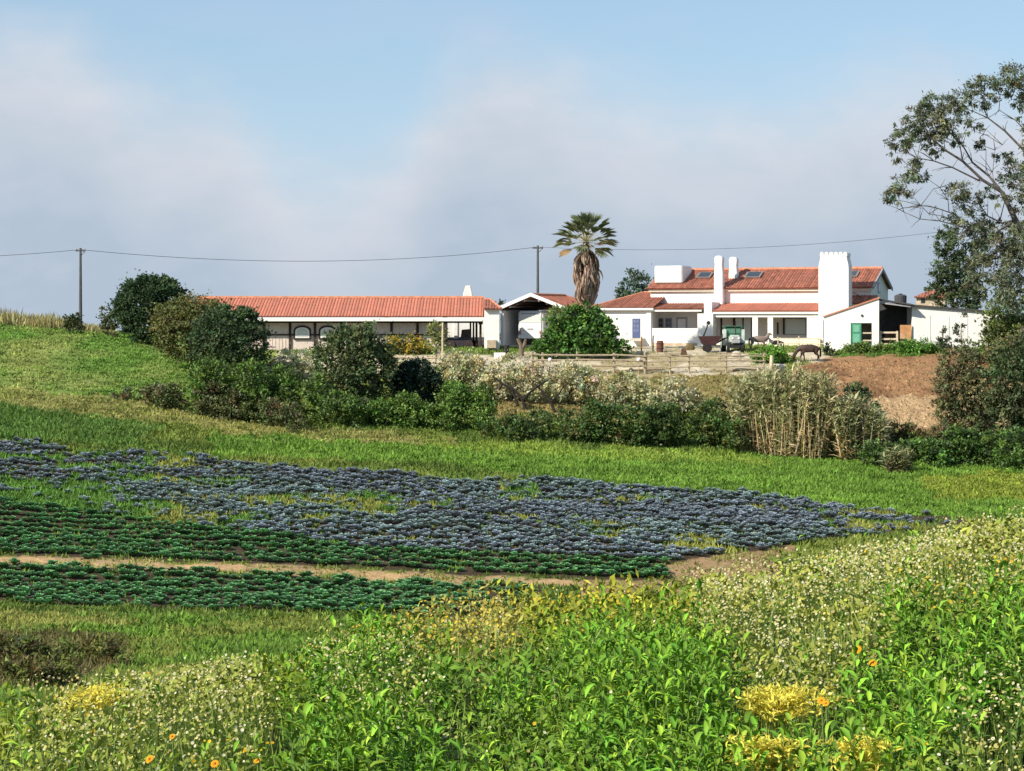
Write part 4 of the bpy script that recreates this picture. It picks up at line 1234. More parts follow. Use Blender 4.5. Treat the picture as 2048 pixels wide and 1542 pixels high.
plant('yard_shrub', 'large leafy green shrub under the palm in the yard', 'shrub', 1066, 1258, 610, 716, (0.052, 0.118, 0.022), 9500, 0.30, 0.17, 0.30, 15, 18, 0.6, Y=170, clump=0.3, mat=LEAF, cols=((0.085, 0.17, 0.03), 0.3),
      blobs=[(*W(x, y, 170 + d), rx / 23.5, ry_, rz / 23.5) for x, y, rx, rz, d, ry_ in ((1165, 680, 62, 36, 0, 1.8), (1105, 692, 34, 24, 0, 1.3), (1222, 694, 32, 20, 0.3, 1.3), (1128, 662, 34, 28, -0.2, 1.3), (1196, 664, 34, 30, 0.2, 1.3), (1150, 642, 28, 26, 0, 1.1), (1178, 640, 26, 24, 0.2, 1.1), (1164, 624, 18, 18, 0, 0.8), (1240, 700, 18, 14, 0, 0.9), (1088, 700, 18, 14, 0, 0.9))])
plant('fern_top_shrub', 'pale green shrub with arching shoots beside the carport gable', 'shrub', 1092, 1140, 610, 690, (0.15, 0.20, 0.06), 1500, 0.42, 0.07, 0.2, 6, 19, 0.7, Y=173, mat=LEAF, trunk=0.06)
plant('gorse_bush', 'yellow flowering bush against the barn front', 'bush', 768, 862, 667, 708, (0.34, 0.25, 0.03), 3200, 0.16, 0.11, 0.25, 9, 20, 0.6, Y=174, mat=LEAF, trunk=0.05, cols=((0.09, 0.11, 0.025), 0.45))
plant('young_tree', 'slim young green tree in front of the barn porch corner', 'tree', 854, 892, 642, 712, (0.17, 0.19, 0.075), 1100, 0.22, 0.10, 0.2, 6, 21, 0.9, Y=171, trunk=0.06, low=0.35)
plant('backdrop_tree', 'grey-green tree behind the white wing and dormer', 'tree', 1228, 1312, 528, 660, (0.075, 0.105, 0.075), 4200, 0.30, 0.16, 0.24, 12, 22, 0.8, Y=212, trunk=0.2, low=0.35)
plant('distant_cypress', 'left of the two tiny dark treetops above the barn ridge', 'tree', 764, 773, 579, 640, (0.04, 0.055, 0.04), 260, 0.3, 0.14, 0.15, 4, 23, 1, Y=250, trunk=0.06, clump=0.2)
plant('distant_cypress', 'right of the two tiny dark treetops above the barn ridge', 'tree', 773, 783, 582, 640, (0.04, 0.055, 0.04), 260, 0.3, 0.14, 0.15, 4, 24, 1, Y=250, trunk=0.06, clump=0.2)
plant('distant_tree', 'dark treetop peeping over the carport roof left of the palm', 'tree', 1128, 1166, 581, 650, (0.045, 0.06, 0.045), 900, 0.3, 0.15, 0.2, 6, 25, 1, Y=225, trunk=0.1)
plant('distant_tree', 'small dark treetop behind the ridge of the main house', 'tree', 1530, 1582, 530, 640, (0.05, 0.06, 0.035), 900, 0.3, 0.15, 0.2, 6, 26, 1, Y=225, trunk=0.1)
plant('distant_tree', 'dark treetop left of the carport gable', 'tree', 996, 1016, 590, 640, (0.05, 0.06, 0.04), 350, 0.3, 0.15, 0.2, 4, 27, 1, Y=225, trunk=0.08)
plant('poplar_tree', 'upright dark green tree behind the long white outbuilding', 'tree', 1855, 1962, 452, 660, (0.060, 0.085, 0.040), 7500, 0.28, 0.13, 0.26, 0, 28, 1, Y=186, trunk=0.2,
      blobs=[(*W(1893, 520, 186), 1.2, 1.4, 3.2), (*W(1930, 545, 187), 1.3, 1.4, 2.6), (*W(1880, 575, 186), 1.1, 1.3, 1.9), (*W(1915, 590, 186), 2.1, 1.8, 1.8), (*W(1888, 480, 186), 0.5, 0.6, 1.3),
             (*W(1948, 520, 187), 0.5, 0.6, 1.6), (*W(1945, 590, 187), 1.0, 1.2, 1.7)])
plant('broad_bush', 'bright green bush at the right edge above the outbuilding wall', 'bush', 1950, 2120, 556, 720, (0.075, 0.105, 0.034), 10000, 0.27, 0.15, 0.28, 14, 29, 0.8, Y=163, cols=((0.13, 0.16, 0.04), 0.3))
plant('tangled_bush', 'tall tangled bush with brown stems standing on the earth bank', 'bush', 1866, 1985, 668, 858, (0.085, 0.098, 0.045), 8500, 0.26, 0.11, 0.28, 16, 30, 0.8, Y=151, cols=((0.17, 0.135, 0.075), 0.3), low=0.12)
plant('tangled_bush', 'dense dark bush at the right edge below the eucalyptus', 'bush', 1948, 2130, 640, 872, (0.062, 0.088, 0.038), 13500, 0.27, 0.13, 0.28, 18, 31, 0.8, Y=149, cols=((0.13, 0.11, 0.06), 0.22), low=0.05)
plant('wall_sapling', 'spindly sapling growing against the white outbuilding wall', 'sapling', 1872, 1900, 618, 690, (0.06, 0.075, 0.05), 330, 0.22, 0.12, 0.2, 7, 32, 0.8, Y=170, trunk=0.035)
plant('wall_sapling', 'thin bent sapling towards the end of the white outbuilding', 'sapling', 1908, 1945, 600, 690, (0.06, 0.075, 0.05), 260, 0.2, 0.12, 0.2, 7, 33, 0.8, Y=170, trunk=0.04)
plant('yard_weeds', 'bright green weed clump in front of the low cream wall', 'bush', 1498, 1582, 694, 722, (0.10, 0.22, 0.03), 1700, 0.22, 0.13, 0.25, 8, 34, 0.5, Y=167, mat=LEAF, trunk=0)
plant('yard_weeds', 'dark little weed clump behind the grazing horse', 'bush', 1646, 1668, 686, 712, (0.05, 0.07, 0.03), 420, 0.18, 0.1, 0.25, 5, 35, 0.6, Y=170, mat=LEAF, trunk=0)
plant('bank_weeds', 'low green weeds along the foot of the white shed', 'bush', 1680, 1790, 687, 714, (0.10, 0.155, 0.035), 2000, 0.22, 0.09, 0.25, 12, 36, 0.25, Y=171.5, mat=LEAF, trunk=0)
plant('bank_weeds', 'lush green weeds along the foot of the long outbuilding', 'bush', 1775, 1910, 680, 712, (0.085, 0.19, 0.03), 2600, 0.22, 0.09, 0.25, 13, 37, 0.25, Y=171, mat=LEAF, trunk=0)


def hedge(name, label, line, col, n, seed, dep=2.6, cols=None, leaf=0.21, wid=0.12, mat=None, var=0.26, per=45):
    """line: (px, py of the top, py of the base) along its length"""
    rng = R8(seed); n = int(n * 2.0)
    pts = [(px, pt, Yground(px, pb) + dep * 0.4) for px, pt, pb in line]
    c = line[len(line) // 2]; Yc = pts[len(line) // 2][2]
    X = (c[0] - CX) / F_PX * Yc
    r = empty(name, (X, Yc, float(ground(X, Yc))), 0, label, 'hedge')
    bl = []
    for i in range(len(pts) - 1):
        (p0, t0, y0), (p1, t1, y1) = pts[i], pts[i + 1]
        ln = abs(p1 - p0) / F_PX * (y0 + y1) / 2
        for k in range(max(2, int(ln / 0.75))):
            s = rng.random(); px = p0 + (p1 - p0) * s; pt = t0 + (t1 - t0) * s; y = y0 + (y1 - y0) * s + rng.uniform(-0.5, 0.5) * dep
            x = (px - CX) / F_PX * y; g = float(ground(x, y))
            top = (PY0 - pt) / F_PX * y; h = max(0.7, (top - g) * rng.uniform(0.7, 1.04))
            rz = h * rng.uniform(0.26, 0.42)
            bl.append((x, y, g + h - rz, rng.uniform(0.7, 1.2), rng.uniform(0.7, 1.1), rz))
            if h > 1.6: bl.append((x + rng.normal(0, 0.3), y - 0.5, g + h * 0.30, rng.uniform(0.7, 1.1), 0.8, h * 0.34))
    add_crown(r, 'foliage', crown_np(rng, bl, n, leaf, wid, col, var, 0.36, per, 0.3, cols=cols), mat or LEAF)
    for b in bl[::4]:
        mb = MB()
        e = np.array(b[:3]) - np.array(r.location)
        g = float(ground(b[0], b[1])) - r.location.z
        mb.tube([(e[0], e[1], g - 0.1), (e[0] + rng.normal(0, .2), e[1], (g + e[2]) / 2), e], [0.05, 0.04, 0.02], 5)
        mb.build('stem', DARKBARK, r)
    return r


hedge('bramble_hedge', 'low brownish bramble hedge at the left end of the hedgerow', [(235, 780, 806), (330, 762, 820), (430, 768, 836), (520, 792, 852), (600, 815, 862)], (0.075, 0.092, 0.032), 7500, 51, cols=((0.11, 0.09, 0.045), 0.2))
hedge('bramble_hedge', 'bright green bramble hedge below the dark bush', [(385, 722, 832), (450, 716, 838), (540, 724, 845), (640, 750, 850), (700, 772, 858)], (0.088, 0.150, 0.028), 15000, 52, 3.4, cols=((0.045, 0.08, 0.02), 0.4), per=35)
hedge('bramble_hedge', 'leafy green bramble hedge below the shadowy bush', [(745, 800, 862), (820, 790, 862), (880, 770, 866), (940, 756, 868), (985, 790, 872)], (0.080, 0.140, 0.027), 9000, 53, 2.8, cols=((0.10, 0.17, 0.035), 0.3), per=35)
hedge('bramble_hedge', 'long dark bramble hedge across the middle below the blossom', [(955, 838, 878), (1050, 830, 882), (1130, 808, 886), (1200, 798, 888), (1240, 784, 890), (1300, 806, 894), (1400, 802, 900), (1490, 806, 905)], (0.050, 0.088, 0.022), 15000, 54, 2.6,
      cols=((0.10, 0.105, 0.03), 0.25), per=35)
hedge('bramble_hedge', 'thick green hedge at the right below the eucalyptus', [(1755, 862, 936), (1840, 872, 938), (1900, 862, 938), (1980, 850, 938), (2060, 842, 938), (2180, 840, 938)], (0.068, 0.128, 0.026), 15000, 55, 3.2, cols=((0.035, 0.06, 0.02), 0.3), per=35)

BLOSSOM = (0.60, 0.565, 0.37)
for i, (a, b, t, bs, Y, n, lab) in enumerate([
        (536, 646, 696, 752, 160, 3000, 'pale blossoming tree between the dark bush and the grey-green tree'),
        (775, 842, 712, 790, 153, 1300, 'pale blossoming sprays between the grey-green tree and the shadowy bush'),
        (862, 985, 702, 812, 154, 5200, 'white blossoming tree in front of the barn porch'),
        (960, 1090, 706, 815, 152, 5200, 'white blossoming tree in front of the carport drive'),
        (1060, 1210, 722, 812, 152, 5200, 'white blossoming tree below the round-railed paddock fence'),
        (1180, 1300, 742, 818, 151, 4200, 'pale blossoming tree above the hump of the dark hedge'),
        (1270, 1405, 752, 822, 151, 3600, 'thin pale blossoming bush at the right end of the blossom row')]):
    plant('blossom_tree', lab, 'tree', a, b, t, bs, BLOSSOM, n, 0.20, 0.13, 0.16, 12, 70 + i, 0.6, Y=Y, mat=PETAL, bark=DARKBARK, trunk=0.09, low=0.15, clump=0.28, group='row of blossoming trees',
          cols=((0.40, 0.38, 0.19), 0.33), per=30)


# dark bare forked tree trunk that leans out below the blossom
def build_fork():
    Y = 149.0
    P = lambda x, y, dy=0: W(x, y, Y + dy)
    base = P(1052, 828); base[2] = float(ground(base[0], base[1])) - 0.05
    r = empty('leaning_tree', base, 0, 'dark bare leaning tree trunks under the white blossom', 'tree')
    for seg, rad in (([(1052, 828), (1046, 800), (1030, 780), (1005, 768), (985, 752)], 0.16), ([(1035, 812), (1030, 795), (1022, 778)], 0.12), ([(1046, 800), (1058, 786), (1074, 774), (1096, 760)], 0.11), ([(1110, 826), (1102, 804), (1086, 784), (1070, 768)], 0.12), ([(1102, 804), (1118, 788), (1128, 770)], 0.08),
                     ([(1005, 768), (998, 780)], 0.08)):
        MB().tube([P(x, y, 0.3 * i) - base for i, (x, y) in enumerate(seg)], [rad * (1 - 0.16 * i) for i in range(len(seg))], 7).build('trunk', DARKBARK, r)


build_fork()


# ------------------------------------------------------------------ giant reeds
def reeds(name, label, spots, seed, hts, col=(0.50, 0.44, 0.26)):
    rng = R8(seed)
    c = on_ground(*spots['centre'])
    r = empty(name, c, 0, label, 'reed clump')
    n = spots['n']
    px = rng.uniform(spots['x'][0], spots['x'][1], n); dy = rng.uniform(0, spots['dep'], n)
    Y = np.array([Yground(p, spots['base'](p)) for p in np.linspace(*spots['x'], 12)])
    Y = np.interp(px, np.linspace(*spots['x'], 12), Y) + dy
    X = (px - CX) / F_PX * Y; Z = ground(X, Y)
    topy = hts(px)
    H = np.maximum(1.2, (PY0 - topy) / F_PX * Y - Z) * rng.uniform(0.6, 1.03, n)
    lean = np.stack([rng.normal(0, 0.10, n) + (px - np.mean(spots['x'])) / (spots['x'][1] - spots['x'][0]) * 0.20, rng.normal(0, 0.08, n), np.ones(n)], -1)
    base = np.stack([X, Y, Z - 0.05], -1)
    ct = tints(rng, n, col, 0.22, 0.06); gr = rng.random(n) < 0.3
    ct[gr] = tints(rng, gr.sum(), (0.20, 0.22, 0.085), 0.2, 0.06)
    parts = []
    for q in range(2):
        up = np.stack([np.sin(q * 1.57) + rng.normal(0, .2, n), -np.cos(q * 1.57) + rng.normal(0, .2, n), np.zeros(n)], -1)
        parts.append(instance(T_BLADE2, base, lean, up, H, 0.055, ct))
    V, Fc, C = merge(parts)
    mesh_obj('canes', V - c[None], Fc, STRAW, r, tint=C)
    k = 34
    t = rng.uniform(0.02, 1.03, n * k)
    b = np.repeat(base, k, 0) + np.repeat(norm(lean) * H[:, None], k, 0) * t[:, None]
    d = rng.normal(size=(n * k, 3)) * np.array([0.9, 0.9, 0.4]) + np.array([0, 0, 0.55])
    lc = np.repeat(ct, k, 0) * np.exp(rng.normal(0, 0.2, n * k))[:, None]
    lo = t < 0.55
    lc[lo] = lc[lo] * np.array([0.92, 0.80, 0.78])
    hi = (~lo) & (rng.random(n * k) < 0.45)
    lc[hi] = tints(rng, hi.sum(), (0.36, 0.37, 0.19), 0.22, 0.06)
    V, Fc, C = instance(T_BLADE2, b, d, d * 0 + np.array([0, 0, 1.0]) + rng.normal(size=d.shape) * 0.4, rng.uniform(0.35, 0.85, n * k), rng.uniform(0.07, 0.14, n * k), np.clip(lc, 0.01, 0.7))
    mesh_obj('leaves', V - c[None], Fc, STRAW, r, tint=C)
    return r


reeds('reed_clump', 'large clump of tall dry reeds beside the dark hedge', {'centre': (1560, 922), 'n': 700, 'x': (1482, 1652), 'dep': 3.5, 'base': lambda p: 905 + (p - 1480) * 0.1}, 81,
      lambda px: np.interp(px, [1470, 1500, 1550, 1600, 1640, 1660], [785, 752, 738, 736, 752, 790]))
reeds('reed_clump', 'smaller clump of dry reeds right of the dark gap', {'centre': (1720, 928), 'n': 300, 'x': (1680, 1764), 'dep': 3.0, 'base': lambda p: 925}, 82,
      lambda px: np.interp(px, [1680, 1700, 1740, 1765], [800, 790, 815, 850]))
reeds('reed_tuft', 'small pale reed tuft at the foot of the right hedge', {'centre': (1795, 945), 'n': 26, 'x': (1776, 1818), 'dep': 0.8, 'base': lambda p: 945}, 83, lambda px: px * 0 + 895, (0.34, 0.34, 0.2))
plant('reed_edge_bush', 'dark green bush growing over the smaller reed clump', 'bush', 1678, 1756, 766, 905, (0.05, 0.08, 0.035), 2600, 0.25, 0.13, 0.25, 0, 84, 0.7, Y=143.5,
      blobs=[(*W(1714, 796, 143), 0.95, 0.9, 0.85), (*W(1736, 830, 143), 0.7, 0.8, 1.3), (*W(1702, 830, 143), 0.7, 0.8, 1.0)])


def crest_reeds():
    rng = R8(85)
    n = 2600
    px = rng.uniform(-80, 230, n); Y = rng.uniform(183, 193, n); X = (px - CX) / F_PX * Y; Z = ground(X, Y)
    hh = np.interp(px, [-80, 0, 60, 110, 150, 230], [1.6, 1.6, 1.2, 1.5, 0.8, 0.8]) * rng.uniform(0.35, 1.0, n) ** 1.0
    tall = rng.random(n) < 0.02; hh[tall] *= 1.35
    d = rng.normal(size=(n, 3)) * np.array([0.22, 0.2, 0.1]) + np.array([0, 0, 1.0])
    V, Fc, C = instance(T_BLADE2, np.stack([X, Y, Z - 0.05], -1), d, rng.normal(size=(n, 3)) + np.array([0, -0.8, 0]), hh, rng.uniform(0.06, 0.16, n), tints(rng, n, (0.30, 0.27, 0.12), 0.3, 0.08))
    o = mesh_obj('dry_grass', V, Fc, STRAW, tint=C)
    tag(o, 'fringe of tall dry grass along the left skyline', 'grass', kind='stuff')


crest_reeds()


# ------------------------------------------------------------------ eucalyptus at the right edge
def build_eucalyptus():
    rng = R8(91)
    Y0 = 152.0
    base = np.array([(2082 - CX) / F_PX * Y0, Y0, 0.0]); base[2] = float(ground(base[0], base[1]))
    r = empty('eucalyptus_tree', base, 0, 'tall eucalyptus with airy crown and bare limbs at the right edge', 'tree')
    P = lambda x, y, d=0.0: W(x, y, Y0 + d) - base
    mb = MB().tube([(0, 0, -0.2), P(2084, 760), P(2078, 640), P(2066, 540), P(2050, 472), P(2031, 440), P(2004, 384)], [0.42, 0.38, 0.34, 0.30, 0.26, 0.22, 0.17], 9)
    mb.tube([P(2066, 540), P(2078, 460, 1), P(2085, 360, 2), P(2075, 250, 2)], [0.24, 0.2, 0.15, 0.08], 8)
    trunk = mb.build('trunk', EUCBARK, r)
    limbs = [([(2004, 384), (1965, 360), (1925, 322), (1890, 300), (1858, 272), (1840, 250)], 0.14, -1.5), ([(2004, 384), (1978, 352), (1945, 325), (1925, 290), (1905, 262)], 0.11, 1.0),
             ([(1960, 362), (1905, 335), (1868, 322), (1835, 316), (1812, 302)], 0.07, -2.0), ([(2085, 360), (2052, 305), (2010, 262), (1976, 236), (1962, 205)], 0.12, 0.5),
             ([(2078, 330), (2060, 270), (2030, 240), (1998, 220)], 0.08, 1.5), ([(1976, 236), (1945, 222), (1925, 215)], 0.05, 1.0), ([(2031, 440), (2004, 446), (1975, 432), (1958, 408), (1930, 395)], 0.08, -1.0),
             ([(2031, 440), (1985, 470), (1945, 462), (1920, 452), (1880, 442), (1840, 438), (1808, 424)], 0.075, -2.2), ([(1945, 462), (1908, 428), (1870, 415), (1842, 411), (1806, 416)], 0.055, -1.8),
             ([(1876, 416), (1858, 428), (1842, 411), (1825, 392), (1806, 385)], 0.035, -2), ([(1898, 425), (1896, 400), (1880, 375), (1858, 360), (1835, 345)], 0.035, -2.5),
             ([(2050, 472), (2000, 500), (1975, 520), (1960, 545)], 0.07, 1.0), ([(2062, 520), (2020, 530), (1990, 560)], 0.06, 1.8), ([(1925, 322), (1920, 290), (1900, 265), (1880, 240)], 0.05, 0),
             ([(1972, 345), (1972, 300), (1965, 270)], 0.03, 1), ([(2000, 440), (2010, 400), (2035, 370)], 0.05, -1), ([(1990, 385), (1985, 345), (1990, 300), (2005, 290)], 0.03, 0.5)]
    ends = []
    for pts, rad, dep in limbs:
        n = len(pts)
        q = [P(x, y, dep * (i / (n - 1))) for i, (x, y) in enumerate(pts)]
        MB().tube(q, [rad * (1 - 0.75 * i / (n - 1)) for i in range(n)], 6).build('limb', EUCBARK, trunk)
        ends += [(q[i], dep) for i in range(1, n)]
    mb = MB()
    for e, _ in ends:
        for _ in range(3):
            d = rng.normal(size=3) * np.array([0.9, 0.8, 0.6]) + np.array([-0.35, 0, 0.35])
            a = e + d * 0.5 + rng.normal(0, 0.1, 3)
            mb.tube([e, a, a + d * 0.5 + np.array([0, 0, -0.15])], [0.03, 0.02, 0.012], 4)
    mb.build('twigs', EUCBARK, trunk)['kind'] = 'stuff'
    cl = [(1790, 292, 14, 26), (1812, 262, 20, 20), (1845, 238, 34, 24), (1880, 222, 36, 30), (1925, 205, 30, 20), (1960, 186, 30, 26), (1992, 172, 26, 20), (2030, 162, 32, 26), (2044, 195, 24, 40), (2085, 172, 46, 50),
          (1862, 268, 30, 22), (1895, 256, 24, 20), (1800, 380, 25, 22), (1780, 402, 13, 16), (1826, 340, 17, 20), (1840, 354, 11, 10), (1920, 396, 24, 25), (1936, 428, 28, 30), (1945, 456, 33, 18), (1985, 392, 24, 15),
          (2034, 350, 30, 24), (2048, 400, 26, 42), (1990, 470, 40, 24), (1900, 440, 13, 10), (2020, 505, 42, 36), (1976, 520, 30, 36), (1950, 545, 24, 36), (2048, 560, 42, 60), (1915, 290, 10, 9), (1945, 252, 15, 11),
          (2006, 312, 16, 12), (1966, 292, 9, 9), (2090, 250, 45, 60), (2095, 380, 45, 70), (2000, 570, 30, 40), (2060, 480, 30, 40), (1815, 290, 10, 9), (1870, 300, 14, 10)]
    bl = [(*W(x, y, Y0 + rng.uniform(-2.2, 2.0)), rx / 22.5, max(0.8, rx / 22.0), ry / 22.5) for x, y, rx, ry in cl]
    VFC = crown_np(rng, bl, 43000, 0.28, 0.088, (0.098, 0.118, 0.076), 0.26, 0.25, 36, 0.3, droop=0.55, cols=((0.135, 0.14, 0.085), 0.3), fill=0.3)
    add_crown(r, 'crown', VFC, LEAFD)


build_eucalyptus()


# ------------------------------------------------------------------ fan palm with its skirt of dead fronds
def build_palm():
    rng = R8(95)
    Y0 = 176.0
    base = np.array([(1172 - CX) / F_PX * Y0, Y0, 0.0]); base[2] = float(ground(base[0], base[1]))
    r = empty('fan_palm', base, 0, 'tall fan palm with green crown and shaggy skirt of dead fronds', 'palm')
    P = lambda x, y: W(x, y, Y0) - base
    c = P(1172, 484)
    MB().tube([(0, 0, -0.2), P(1174, 640), P(1173, 560), P(1172, 500), c], [0.42, 0.36, 0.32, 0.34, 0.25], 12).build('trunk', BARK, r)

    def fan(L, Rb, nseg, spread, droop, fold):
        """petiole along +y, then a pleated blade"""
        v = [(-0.055, 0, 0), (0.055, 0, 0), (0.03, L, 0), (-0.03, L, 0)]; f = [(0, 1, 2), (0, 2, 3)]
        for k in range(nseg):
            a = spread * (k / (nseg - 1) - 0.5) * 2
            rr = Rb * (0.82 + 0.25 * math.cos(a)) * rng.uniform(0.9, 1.06)
            da = spread / nseg * 1.05
            o = len(v); zz = -droop
            pt = lambda ang, q, z: (math.sin(ang) * q, L + math.cos(ang) * q, z)
            v += [(0, L * 0.98, 0), pt(a - da, rr * 0.62, 0.03 + fold * abs(a)), pt(a + da, rr * 0.62, 0.03 + fold * abs(a)), pt(a, rr * 0.62, -0.05 + fold * abs(a)), pt(a + rng.normal(0, .04), rr, zz + fold * abs(a) * 1.3)]
            f += [(o, o + 3, o + 1), (o, o + 2, o + 3), (o + 1, o + 3, o + 4), (o + 3, o + 2, o + 4)]
        return np.array(v), np.array(f)
    G = []
    for el, cnt in ((78, 4), (60, 7), (42, 10), (24, 12), (8, 12), (-8, 11), (-24, 9)):
        for k in range(cnt):
            G.append((el + rng.normal(0, 5), 360.0 * (k + rng.random() * 0.7) / cnt + el * 3))
    for el, az in G:
        e, a = math.radians(el), math.radians(az)
        d = np.array([math.cos(e) * math.cos(a), math.cos(e) * math.sin(a), math.sin(e)])
        tv, tf = fan(rng.uniform(1.3, 1.6), rng.uniform(1.05, 1.35), 12, math.radians(36), 0.16, 0.22)
        old = el < -2 and rng.random() < (0.6 if -140 < ((az + 180) % 360 - 180) < 0 and math.cos(math.radians(az)) < -0.2 else 0.22)
        col = (0.46, 0.33, 0.18) if old else ((0.19, 0.205, 0.115) if el < 12 else (0.12, 0.15, 0.075))
        up = np.array([0, 0, 1.0]) + rng.normal(0, 0.15, 3)
        if el > 70: up = np.array([-d[0], -d[1], 0.2]) + rng.normal(0, .3, 3)
        V, Fc, C = instance((tv, tf), c[None] + d[None] * 0.15, d[None], up[None], 1.0, 1.0, tints(rng, 1, col, 0.12, 0.05))
        # dry petioles and undersides keep their own pale colour
        C = np.array(C); C[:4] = (0.42, 0.37, 0.26)
        mesh_obj('dead_frond' if old else 'frond', V, Fc, STRAW if old else LEAFD, r, tint=C)
    # the skirt: folded dead fronds hanging down along the trunk
    prof_y = [500, 515, 532, 550, 570, 590, 606]; prof_w = [10, 18, 22, 23, 20, 15, 12]
    for k in range(120):
        y0 = rng.uniform(496, 582); az = rng.uniform(0, 2 * math.pi)
        ln = rng.uniform(28, 44); y1 = min(y0 + ln, 610)
        r0 = np.interp(y0, prof_y, prof_w) * 0.62 / 22.7; r1 = np.interp(y1, prof_y, prof_w) * rng.uniform(0.85, 1.15) / 22.7
        if rng.random() < 0.06: r1 *= 1.35
        p0 = P(1172, y0) + np.array([math.cos(az) * r0, math.sin(az) * r0, 0]); p1 = P(1172, y1) + np.array([math.cos(az) * r1, math.sin(az) * r1, 0])
        d = p1 - p0; L = np.linalg.norm(d)
        n = 4; ang = [az + rng.normal(0, 0.5) for _ in range(n)]
        pos = np.repeat(p0[None], n, 0) + rng.normal(0, 0.06, (n, 3))
        dd = np.repeat(d[None], n, 0) + rng.normal(0, 0.12, (n, 3))
        up = np.array([(math.cos(q), math.sin(q), 0.2) for q in ang])
        V, Fc, C = instance(T_LANCE, pos, dd, up, L * rng.uniform(0.8, 1.1, n), rng.uniform(0.16, 0.30, n), tints(rng, n, (0.45, 0.34, 0.265), 0.26, 0.05))
        mesh_obj('dead_frond', V, Fc, STRAW, r, tint=C)


build_palm()


# dead brambles on the near slope, scrub along the foot of the earth bank
for i, (a, b, t, bs, Y, n, lab) in enumerate([(-40, 110, 1266, 1330, 52, 1500, 'patch of dead brown brambles at the left edge of the near slope'), (90, 255, 1272, 1325, 55, 1600, 'dark dead bramble patch ending the brown strip on the near slope'),
                                              (-30, 150, 1318, 1390, 44, 1500, 'lower brown bramble patch at the left edge')]):
    plant('dead_bramble', lab, 'bramble', a, b, t, bs, (0.085, 0.075, 0.030), n, 0.13, 0.05, 0.3, 14, 110 + i, 0.8, Y=Y, trunk=0, low=0.0, clump=0.22, cols=((0.12, 0.15, 0.035), 0.5), cname='tangle')
plant('bank_scrub', 'dry brown scrub at the foot of the earth bank beside the reeds', 'scrub', 1765, 1850, 846, 905, (0.17, 0.125, 0.06), 2200, 0.24, 0.09, 0.28, 12, 115, 0.4, Y=146, trunk=0.03, low=0.0, cols=((0.08, 0.09, 0.035), 0.35))
plant('bank_scrub', 'low dry scrub at the foot of the earth bank below the tangled bush', 'scrub', 1840, 1960, 842, 890, (0.16, 0.12, 0.06), 2200, 0.24, 0.09, 0.28, 12, 116, 0.3, Y=147, trunk=0.03, low=0.0, cols=((0.09, 0.11, 0.04), 0.4))


def build_clods():
    """lumps of earth on the bare bank"""
    rng = R8(120)
    n = 5200
    px = rng.uniform(1580, 2048, n); Y = rng.uniform(147, 168, n); X = (px - CX) / F_PX * Y
    g, p, dn, ht = zones(X, Y)
    keep = (dn < 0.055) & (fbm(X * 0.5, Y * 0.5, 88) > 0.36)
    X, Y, g = X[keep], Y[keep], g[keep]; n = len(X); Z = ground(X, Y)
    tv = np.array([(-1, -0.2, -0.3), (0.2, -1, -0.3), (1, 0.1, -0.3), (-0.1, 1, -0.3), (-0.25, -0.2, 0.75), (0.3, 0.15, 0.6)]) * 0.5
    tf = np.array([(0, 1, 4), (1, 5, 4), (1, 2, 5), (2, 3, 5), (3, 4, 5), (3, 0, 4)])
    s = rng.uniform(0.08, 0.42, n) ** 1.0
    d = rng.normal(size=(n, 3)) * np.array([1, 1, 0.1])
    V, Fc, C = instance((tv, tf), np.stack([X, Y, Z], -1), d, np.array([0, 0, 1.0]) + rng.normal(0, 0.15, (n, 3)), s, s * rng.uniform(0.8, 1.6, n), np.clip(g * rng.uniform(0.75, 1.25, (n, 1)), 0, 0.8))
    o = mesh_obj('earth_clods', V, Fc, bpy.data.materials['ground_soil_and_turf'], tint=C)
    tag(o, 'lumps of brown earth scattered over the bare bank', 'earth', kind='stuff')


build_clods()

# ------------------------------------------------------------------ poles and wires
def pole(px, pyt, Y, label, arm):
    X = (px - CX) / F_PX * Y; z = float(ground(X, Y)); top = (PY0 - pyt) / F_PX * Y
    r = empty('utility_pole', (X, Y, z), 0, label, 'utility pole', 'utility poles')
    h = top - z
    MB().tube([(0, 0, -0.3), (0, 0, h * 0.5), (0, 0, h)], [0.17, 0.14, 0.105], 10).build('post', POLEM, r)
    MB().box(-arm, arm, -0.06, 0.06, h - 0.32, h - 0.20).build('crossarm', POLEM, r)
    for s in (-arm * 0.85, arm * 0.85): MB().tube([(s, 0, h - 0.20), (s, 0, h - 0.08), (s, 0, h)], [0.035, 0.06, 0.04], 8).build('insulator', GREY, r)
    MB().tube([(0, 0, h - 0.75), (arm * 0.9, 0, h - 0.32)], 0.03, 6).build('brace', POLEM, r)
    return np.array([X, Y, top - 0.15])


pA = pole(161, 496, 184, 'utility pole standing alone on the left crest', 0.45)
pB = pole(1075.5, 491, 204, 'utility pole behind the carport gable', 0.55)


def wire(name, label, a, b, sag, rad=0.023):
    n = 40; t = np.linspace(0, 1, n)
    pts = [a + (b - a) * q - np.array([0, 0, 4 * sag * q * (1 - q)]) for q in t]
    o = MB().tube([p - a for p in pts], rad, 5).build(name, CABLE, None)
    o.location = tuple(a)
    tag(o, label, 'wire', 'overhead wires')


wire('overhead_wire', 'overhead wire sagging between the two utility poles', pA, pB, 1.25)
wire('overhead_wire', 'overhead wire leaving the left pole towards the left edge', pA, W(-420, 512, 184), 0.5)
wire('overhead_wire', 'faint overhead wire rising from the rear pole behind the palm to the trees', pB, W(2140, 425, 196), 1.5, 0.018)


